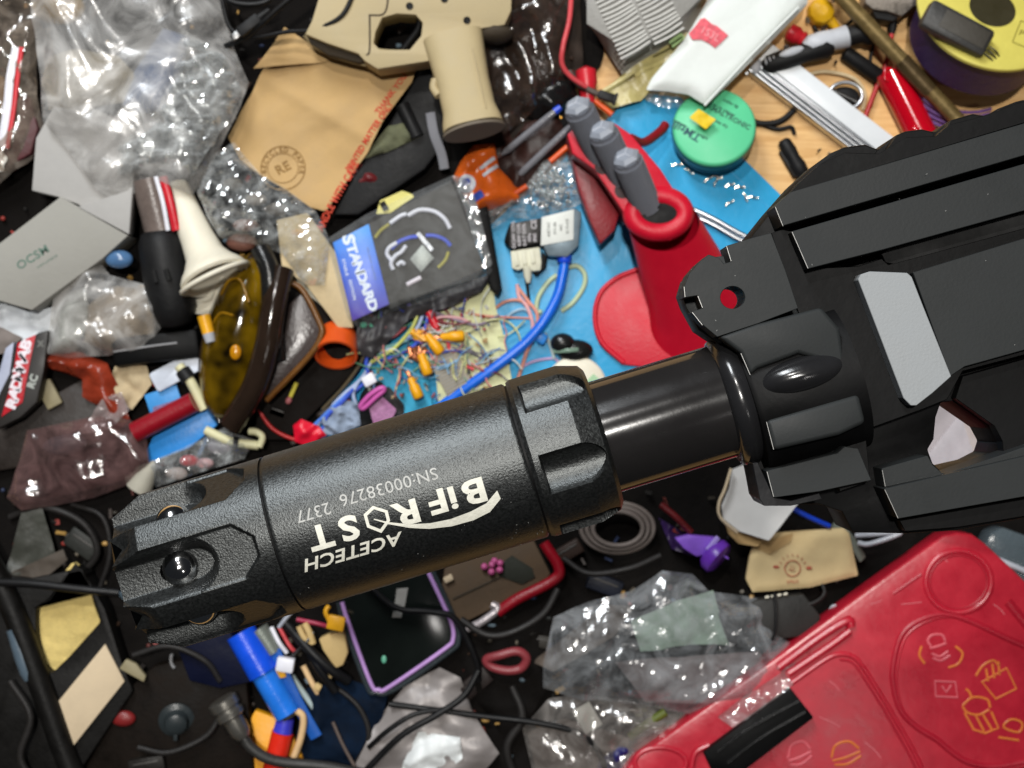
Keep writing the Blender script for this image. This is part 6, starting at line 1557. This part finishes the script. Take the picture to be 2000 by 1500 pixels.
t.part('tan_insert', sheet(t.poly([(1040, 1290), (1180, 1180), (1240, 1180), (1200, 1240), (1080, 1310)]), 14, step=5, amp=10, size=40, seed=363, thick=2), M('dim_taupe', '#544a42', rough=0.6, var=0.2))
t.part('grey_insert', sheet(t.poly([(1200, 1290), (1480, 1270), (1540, 1320), (1440, 1370), (1260, 1370)]), 12, step=5, amp=12, size=40, seed=364, thick=2), M('dim_grey_card', '#6c6260', rough=0.6, var=0.3))
t.finish()
t = T('lower_clear_bag', 'second clear bag at the bottom with a small white label inside', 'bag', 1150, 1420, 26)
t.part('film', sheet(t.poly([(1020, 1420), (1070, 1360), (1130, 1350), (1260, 1370), (1350, 1390), (1330, 1440), (1240, 1500), (1200, 1560), (1060, 1560), (1040, 1500)]), 22, step=6, amp=16, size=60, seed=371, dome=20, edge=40), film_d)
t.part('white_label', box(tuple(t.loc(1147, 1402, 28)), (38, 52, 3), (0, 4, 30)), M('label_paper', ''), bevel=.5)
t.part('olive_twig', tube(t.path([(1230, 1440, 30), (1270, 1410, 34), (1300, 1390, 36)]), 9, 8), M('olive_green', '#56601e', rough=0.5, var=0.3))
t.part('grey_board_insert', sheet(t.poly([(1030, 1430), (1100, 1400), (1230, 1440), (1180, 1560), (1060, 1560)]), 8, step=6, amp=8, size=50, seed=372, thick=2), M('dim_taupe_card', '#5c534e', rough=0.7, var=0.1))
t.finish()
t = T('indigo_ribbon', 'dark indigo crumpled ribbon at the bottom edge near the red case', 'ribbon', 1200, 1470, 40)
t.part('s', sheet(t.poly([(1170, 1480), (1210, 1450), (1240, 1460), (1225, 1510), (1150, 1540)]), 20, step=4, amp=14, size=18, seed=380, dome=8), M('indigo', '#1c1a58', rough=0.4, var=0.3)); t.finish()
t = T('green_trinkets', 'dark green and amber trinkets in the gap beside the red case', 'trinkets', 1270, 1420, 20)
rr_ = random.Random(8)
for k_ in range(12):
    px, py = 1235 + rr_.random() * 100, 1445 - rr_.random() * 60
    cc = rr_.choice(['#2c3416', '#4c4a1a', '#241810', '#5a4a3c'])
    t.part('trinket', ball(tuple(t.loc(px, py, 20)), (rr_.uniform(6, 16), rr_.uniform(5, 9), 8), 10, 6), M('trinket_' + cc[1:], cc, rough=0.25, var=0.3))
t.finish()
silv = M('grey_foil_bag', '#8c8684', rough=0.42, var=0.1, bump=0.1, bs=20, metal=0.15)
t = T('grey_foil_bag', 'creased grey foil bag with bright white lining at the bottom', 'bag', 860, 1440, 30)
t.part('foil', sheet(t.poly([(740, 1400), (790, 1340), (860, 1300), (900, 1320), (920, 1380), (975, 1465), (940, 1510), (860, 1560), (660, 1560)]), 14, step=5, amp=34, size=90, seed=391, dome=20, edge=50, thick=2), silv)
t.part('white_lining', sheet(t.poly([(790, 1480), (820, 1420), (850, 1425), (900, 1430), (905, 1470), (870, 1500), (780, 1540)]), 40, step=4, amp=22, size=34, seed=392, dome=12, thick=2), M('bright_lining', '#e0e4e4', rough=0.4)); t.finish()
t = T('grey_board', 'plain grey board under the cords left of the foil bag', 'board', 780, 1480, 12)
t.part('b', prism(t.poly([(700, 1460), (790, 1420), (860, 1480), (840, 1560), (690, 1560)], 16), 0, 16), M('flat_grey_board', '#57534c', rough=0.7), bevel=2); t.finish()
t = T('gap_dark_heap', 'dark heap added to darken the gap between phone, cords and clear bags', 'cloth', 980, 1380, 10)
t.part('s', sheet(t.poly([(890, 1270), (1060, 1230), (1080, 1330), (1030, 1400), (1060, 1560), (960, 1560), (985, 1440), (930, 1360)]), 14, step=7, amp=18, size=50, seed=395, dome=8), gap_darkm); t.finish()

# red case
rc = M('red_case_plastic', '#b51c30', rough=0.30, var=0.16, vs=70, bump=0.05, bs=12, coat=0.0, spec=0.8)
rcd = M('red_case_recess', '#a8182c', rough=0.35, var=0.08, bump=0.1)
t = T('red_case', 'big glossy red plastic toy case with embossed circle and orange line drawings', 'case', 1700, 1350, 30)
Z = 70
ol = [(1870, 1040), (1842, 1046), (1700, 1148), (1508, 1290), (1240, 1480), (1150, 1600), (2200, 1700), (2200, 1330), (1985, 1118), (1925, 1062), (1900, 1044)]
t.part('lid', prism(t.poly(ol, Z), 0, Z), rc, bevel=7, seg=3)
def emboss(pts, r=5, closed=False, z=Z, m=rcd, flat=.55, name='embossed_line'):
    t.part(name, tube([t.loc(x, y, z) for x, y in pts], r, 8, closed=closed, flat=flat), m)
emboss([(1872 + 64 * math.cos(a), 1136 + 60 * math.sin(a)) for a in [i * math.pi / 12 for i in range(24)]], 6, True, Z, rc, .7, 'embossed_circle')
emboss([(1872 + 56 * math.cos(a), 1136 + 52 * math.sin(a)) for a in [i * math.pi / 12 for i in range(24)]], 2.5, True, Z + .5, rcd, .5, 'embossed_groove')
heart = [(2100, 1300), (1985, 1255), (1900, 1215), (1850, 1200), (1805, 1208), (1765, 1235), (1748, 1280), (1744, 1330), (1758, 1385), (1790, 1420), (1830, 1445), (1860, 1470), (1895, 1490), (1950, 1497), (2040, 1480)]
emboss(heart, 6, False, Z, rcd, .6, 'embossed_heart')
emboss([(x + 7, y + 5) for x, y in heart[1:]], 3, False, Z, rc, .8, 'embossed_heart_lip')
emboss([(1830, 1600), (1800, 1500), (1740, 1390), (1690, 1310), (1668, 1284), (1640, 1278), (1610, 1290), (1545, 1335)], 5, False, Z, rc, .8, 'panel_ridge')
emboss([(1822, 1600), (1792, 1508), (1732, 1397), (1684, 1320), (1664, 1294), (1640, 1288)], 2.5, False, Z, rcd, .6, 'panel_groove')
for (x0, y0, x1, y1) in ((1600, 1400, 1640, 1420), (1700, 1180, 1722, 1172), (1830, 1080, 1850, 1098), (1550, 1420, 1570, 1400), (1690, 1450, 1720, 1480), (1940, 1180, 1962, 1200), (1760, 1180, 1800, 1176), (1420, 1480, 1450, 1452), (1620, 1330, 1640, 1350)):
    t.part('scratch', tube([t.loc(x0, y0, Z + .3), t.loc((x0 + x1) / 2 + 3, (y0 + y1) / 2, Z + .4), t.loc(x1, y1, Z + .3)], .7, 5, flat=.5), M('pale_scratch', '#d87c84', rough=0.6, bump=0))
t.part('side_recess', tube(t.path([(1745, 1160, Z), (1800, 1122, Z)]), 3, 8, flat=.4), rcd)
t.part('hinge_bar', tube(t.path([(1520, 1304, Z + 4), (1600, 1245, Z + 4), (1655, 1212, Z + 4), (1662, 1224, Z + 3)]), 9, 10), rc)
t.part('hinge_bar', tube(t.path([(1540, 1316, Z + 2), (1620, 1262, Z + 2), (1660, 1232, Z + 2)]), 8, 10), rc)
t.part('side_slot', tube(t.path([(1968, 1175, Z), (2010, 1225, Z), (2050, 1260, Z)]), 9, 8, flat=.4), rcd)
t.part('lower_circle', tube([t.loc(1290 + 50 * math.cos(a), 1490 + 30 * math.sin(a), Z) for a in [i * math.pi / 10 for i in range(20)]], 5, 8, closed=True, flat=.7), rc)
t.part('corner_post', tube(t.path([(1350, 1500, Z + 4), (1358, 1470, Z + 4), (1385, 1455, Z + 4)]), 6, 8), rc)
orl = M('orange_line_print', '#d8742e', rough=0.4, var=0.15, bump=0)
orl2 = M('pink_line_print', '#d6606a', rough=0.4, var=0.15, bump=0)
def draw(pts, m=orl, r=2.3, closed=False, k=4): 
    return tube([t.loc(x, y, Z + .6) for x, y in pts], r, 6, k=k, closed=closed, flat=.4)
cup = draw([(1880, 1378), (1900, 1362), (1928, 1366), (1934, 1382)]) + draw([(1880, 1380), (1890, 1392), (1912, 1396), (1932, 1386)]) + draw([(1884, 1392), (1902, 1425), (1924, 1432), (1950, 1422), (1936, 1390)], k=1) + draw([(1886, 1346), (1892, 1350), (1898, 1362)]) + draw([(1906, 1398), (1922, 1428)]) + draw([(1920, 1396), (1938, 1426)])
t.part('drink_drawing', cup, orl, smooth=False)
burger = draw([(1818, 1262), (1812, 1250), (1822, 1240), (1840, 1240), (1846, 1252)]) + draw([(1816, 1266), (1832, 1262), (1848, 1256)]) + draw([(1820, 1276), (1836, 1282), (1852, 1272)]) + draw([(1822, 1285), (1838, 1290), (1856, 1280)])
t.part('burger_drawing', burger, orl2, smooth=False)
fries = draw([(1918, 1332), (1945, 1365), (1985, 1345), (1966, 1305)], k=1, closed=True) + draw([(1906, 1320), (1920, 1300), (1940, 1290), (1950, 1300)]) + draw([(1930, 1330), (1926, 1306)]) + draw([(1942, 1324), (1938, 1296)]) + draw([(1952, 1318), (1950, 1292)])
t.part('fries_drawing', fries, orl, smooth=False)
boxd = draw([(1826, 1330), (1866, 1332), (1870, 1362), (1828, 1360)], k=1, closed=True) + draw([(1840, 1340), (1848, 1352), (1858, 1338)], k=1)
t.part('carton_drawing', boxd, orl2, smooth=False)
t.part('cap_drawing', draw([(1960, 1420), (1975, 1405), (1996, 1412), (1990, 1430)], closed=True) + draw([(1950, 1440), (1990, 1446)]), orl, smooth=False)
t.part('straw_drawing', draw([(1800, 1262), (1796, 1280), (1806, 1296)]) + draw([(1866, 1262), (1880, 1276), (1872, 1296), (1852, 1304)]), orl, smooth=False)
for cx, cy, s_ in ((1650, 1470, 1.0), (1560, 1470, .8)):
    bb = draw([(cx - 26 * s_, cy + 10), (cx - 18 * s_, cy - 14), (cx + 8, cy - 22), (cx + 28 * s_, cy - 8)]) + draw([(cx - 24 * s_, cy + 16), (cx, cy + 10), (cx + 30 * s_, cy - 2)]) + draw([(cx - 20 * s_, cy + 24), (cx + 6, cy + 22), (cx + 32 * s_, cy + 6)])
    t.part('snack_drawing', bb, orl if s_ == 1 else orl2, smooth=False)
t.finish()
t = T('black_grip_strip', 'black faceted grip strip lying over the corner of the red case', 'grip', 1480, 1440, 100)
t.part('strip', prism(t.poly([(1374, 1470), (1545, 1345), (1590, 1402), (1455, 1505), (1390, 1505)], 22), 0, 22), blackp, bevel=3)
for a_, b_ in (((1400, 1468), (1560, 1368)), ((1420, 1490), (1572, 1390))):
    t.part('facet_ridge', tube(t.path([(a_[0], a_[1], 22), ((a_[0] + b_[0]) / 2 - 10, (a_[1] + b_[1]) / 2, 24), (b_[0], b_[1], 22)]), 4, 6), M('shiny_black_rubber', ''))
t.finish()
t = T('film_over_case', 'thin clear film flap lying over the left edge of the red case', 'film', 1500, 1350, 110)
t.part('f', sheet(t.poly([(1400, 1400), (1440, 1370), (1530, 1310), (1550, 1335), (1500, 1380), (1430, 1420)]), 0, step=4, amp=10, size=22, seed=401), FILM('thin_film', '#e8e0e0', 0.08, 0.3, rough=0.08, gl=0.12)); t.finish()
t = T('clear_container', 'clear grey plastic container corner at the right edge by the red case', 'container', 1970, 1090, 20)
t.part('body', prism(t.poly([(1918, 1075), (1935, 1040), (1960, 1030), (2100, 1080), (2100, 1200), (1990, 1140)], 60), 0, 60), M('clear_grey_plastic', '#59646a', rough=0.15, var=0.15, alpha=0.75), bevel=6)
t.part('lid_line', tube(t.path([(1930, 1085, 62), (1990, 1110, 62), (2080, 1150, 62)]), 6, 8), M('light_ridge', '')); t.finish()
t = T('folded_white_packet', 'folded white packet seen through the opening in the rifle housing', 'packet', 1880, 850, 300)
pa = [t.loc(*q) for q in ((1780, 930, 20), (1850, 750, 150), (1975, 830, 10), (1955, 925, 160), (1838, 970, 0), (1905, 896, 200), (1875, 806, 110))]
t.part('packet', S(pa, [(0, 6, 1), (0, 5, 6), (1, 6, 2), (6, 5, 2), (2, 5, 3), (3, 5, 4), (0, 4, 5)]), M('white_packet_foil', '#c4bec2', rough=0.4, var=0.1, bump=0.1, bs=14), smooth=False)
t.finish()
# dim things filling the dark gaps
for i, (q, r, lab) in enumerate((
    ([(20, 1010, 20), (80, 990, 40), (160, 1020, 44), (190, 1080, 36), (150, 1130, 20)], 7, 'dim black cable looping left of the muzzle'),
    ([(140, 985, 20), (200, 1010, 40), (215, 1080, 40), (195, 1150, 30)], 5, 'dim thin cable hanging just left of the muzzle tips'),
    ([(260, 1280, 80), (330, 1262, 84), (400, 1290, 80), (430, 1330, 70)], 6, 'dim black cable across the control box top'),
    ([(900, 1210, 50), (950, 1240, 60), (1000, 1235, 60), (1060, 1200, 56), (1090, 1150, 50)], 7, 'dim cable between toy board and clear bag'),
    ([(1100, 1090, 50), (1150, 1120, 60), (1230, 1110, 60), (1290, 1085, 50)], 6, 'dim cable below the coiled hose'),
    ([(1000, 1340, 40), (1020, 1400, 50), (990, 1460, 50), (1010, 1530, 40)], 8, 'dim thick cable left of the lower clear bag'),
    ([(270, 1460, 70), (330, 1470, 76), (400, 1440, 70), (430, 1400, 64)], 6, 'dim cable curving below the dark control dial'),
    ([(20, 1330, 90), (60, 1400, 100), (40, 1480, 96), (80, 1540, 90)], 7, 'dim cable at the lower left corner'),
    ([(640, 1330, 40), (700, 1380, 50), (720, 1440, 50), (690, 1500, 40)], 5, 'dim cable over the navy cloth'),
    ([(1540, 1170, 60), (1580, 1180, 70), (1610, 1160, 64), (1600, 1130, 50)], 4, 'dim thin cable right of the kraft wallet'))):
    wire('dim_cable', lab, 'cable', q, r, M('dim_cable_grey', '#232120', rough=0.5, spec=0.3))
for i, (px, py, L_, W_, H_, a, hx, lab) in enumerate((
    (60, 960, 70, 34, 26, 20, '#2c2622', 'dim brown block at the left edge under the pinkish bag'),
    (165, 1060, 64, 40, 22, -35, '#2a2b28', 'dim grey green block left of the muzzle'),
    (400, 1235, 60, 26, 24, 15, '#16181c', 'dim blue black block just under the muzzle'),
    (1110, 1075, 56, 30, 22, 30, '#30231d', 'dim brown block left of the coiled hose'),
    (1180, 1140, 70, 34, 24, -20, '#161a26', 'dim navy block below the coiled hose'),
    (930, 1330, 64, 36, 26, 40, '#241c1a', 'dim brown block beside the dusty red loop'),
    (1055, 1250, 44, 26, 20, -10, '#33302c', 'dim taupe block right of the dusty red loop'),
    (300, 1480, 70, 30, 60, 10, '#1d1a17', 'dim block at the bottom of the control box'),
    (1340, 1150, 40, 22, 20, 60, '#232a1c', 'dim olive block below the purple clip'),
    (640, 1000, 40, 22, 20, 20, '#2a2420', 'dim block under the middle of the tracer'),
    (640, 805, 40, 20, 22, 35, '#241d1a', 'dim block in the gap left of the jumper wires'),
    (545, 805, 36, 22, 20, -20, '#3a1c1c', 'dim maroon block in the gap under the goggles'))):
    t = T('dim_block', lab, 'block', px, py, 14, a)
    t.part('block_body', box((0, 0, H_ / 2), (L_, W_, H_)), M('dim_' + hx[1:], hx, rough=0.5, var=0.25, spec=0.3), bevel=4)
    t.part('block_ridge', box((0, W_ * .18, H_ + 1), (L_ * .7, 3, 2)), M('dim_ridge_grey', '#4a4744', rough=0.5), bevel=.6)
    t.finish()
# small debris, past counting
rr_ = random.Random(77)
deb = {}
dc = ['#8a3028', '#b08a4c', '#6a7c88', '#3a2a20', '#1c1a18', '#4c4440', '#2a3450', '#5a2a24', '#6c6458', '#20201e', '#39342c']
t = T('tiny_scraps', 'tiny dark scraps and crumbs strewn between the larger things', 'scraps', 900, 900, 10, kind='stuff')
for ci, cc in enumerate(dc):
    s_ = S()
    for i in range(75):
        px, py = rr_.uniform(-20, 1650), rr_.uniform(-20, 1520)
        if 690 < px < 1600 and 150 < py < 960: continue
        q = t.loc(px, py, rr_.uniform(8, 18))
        s_ = s_ + (box(tuple(q), (rr_.uniform(4, 22), rr_.uniform(3, 10), rr_.uniform(2, 8)), (rr_.uniform(-30, 30), rr_.uniform(-30, 30), rr_.uniform(0, 180))) if i % 2 else ball(tuple(q), (rr_.uniform(3, 9), rr_.uniform(3, 6), 4), 7, 5))
    t.part('scraps', s_, M('scrap_' + cc[1:], cc, rough=0.5, var=0.3), kind='stuff')
t.finish()
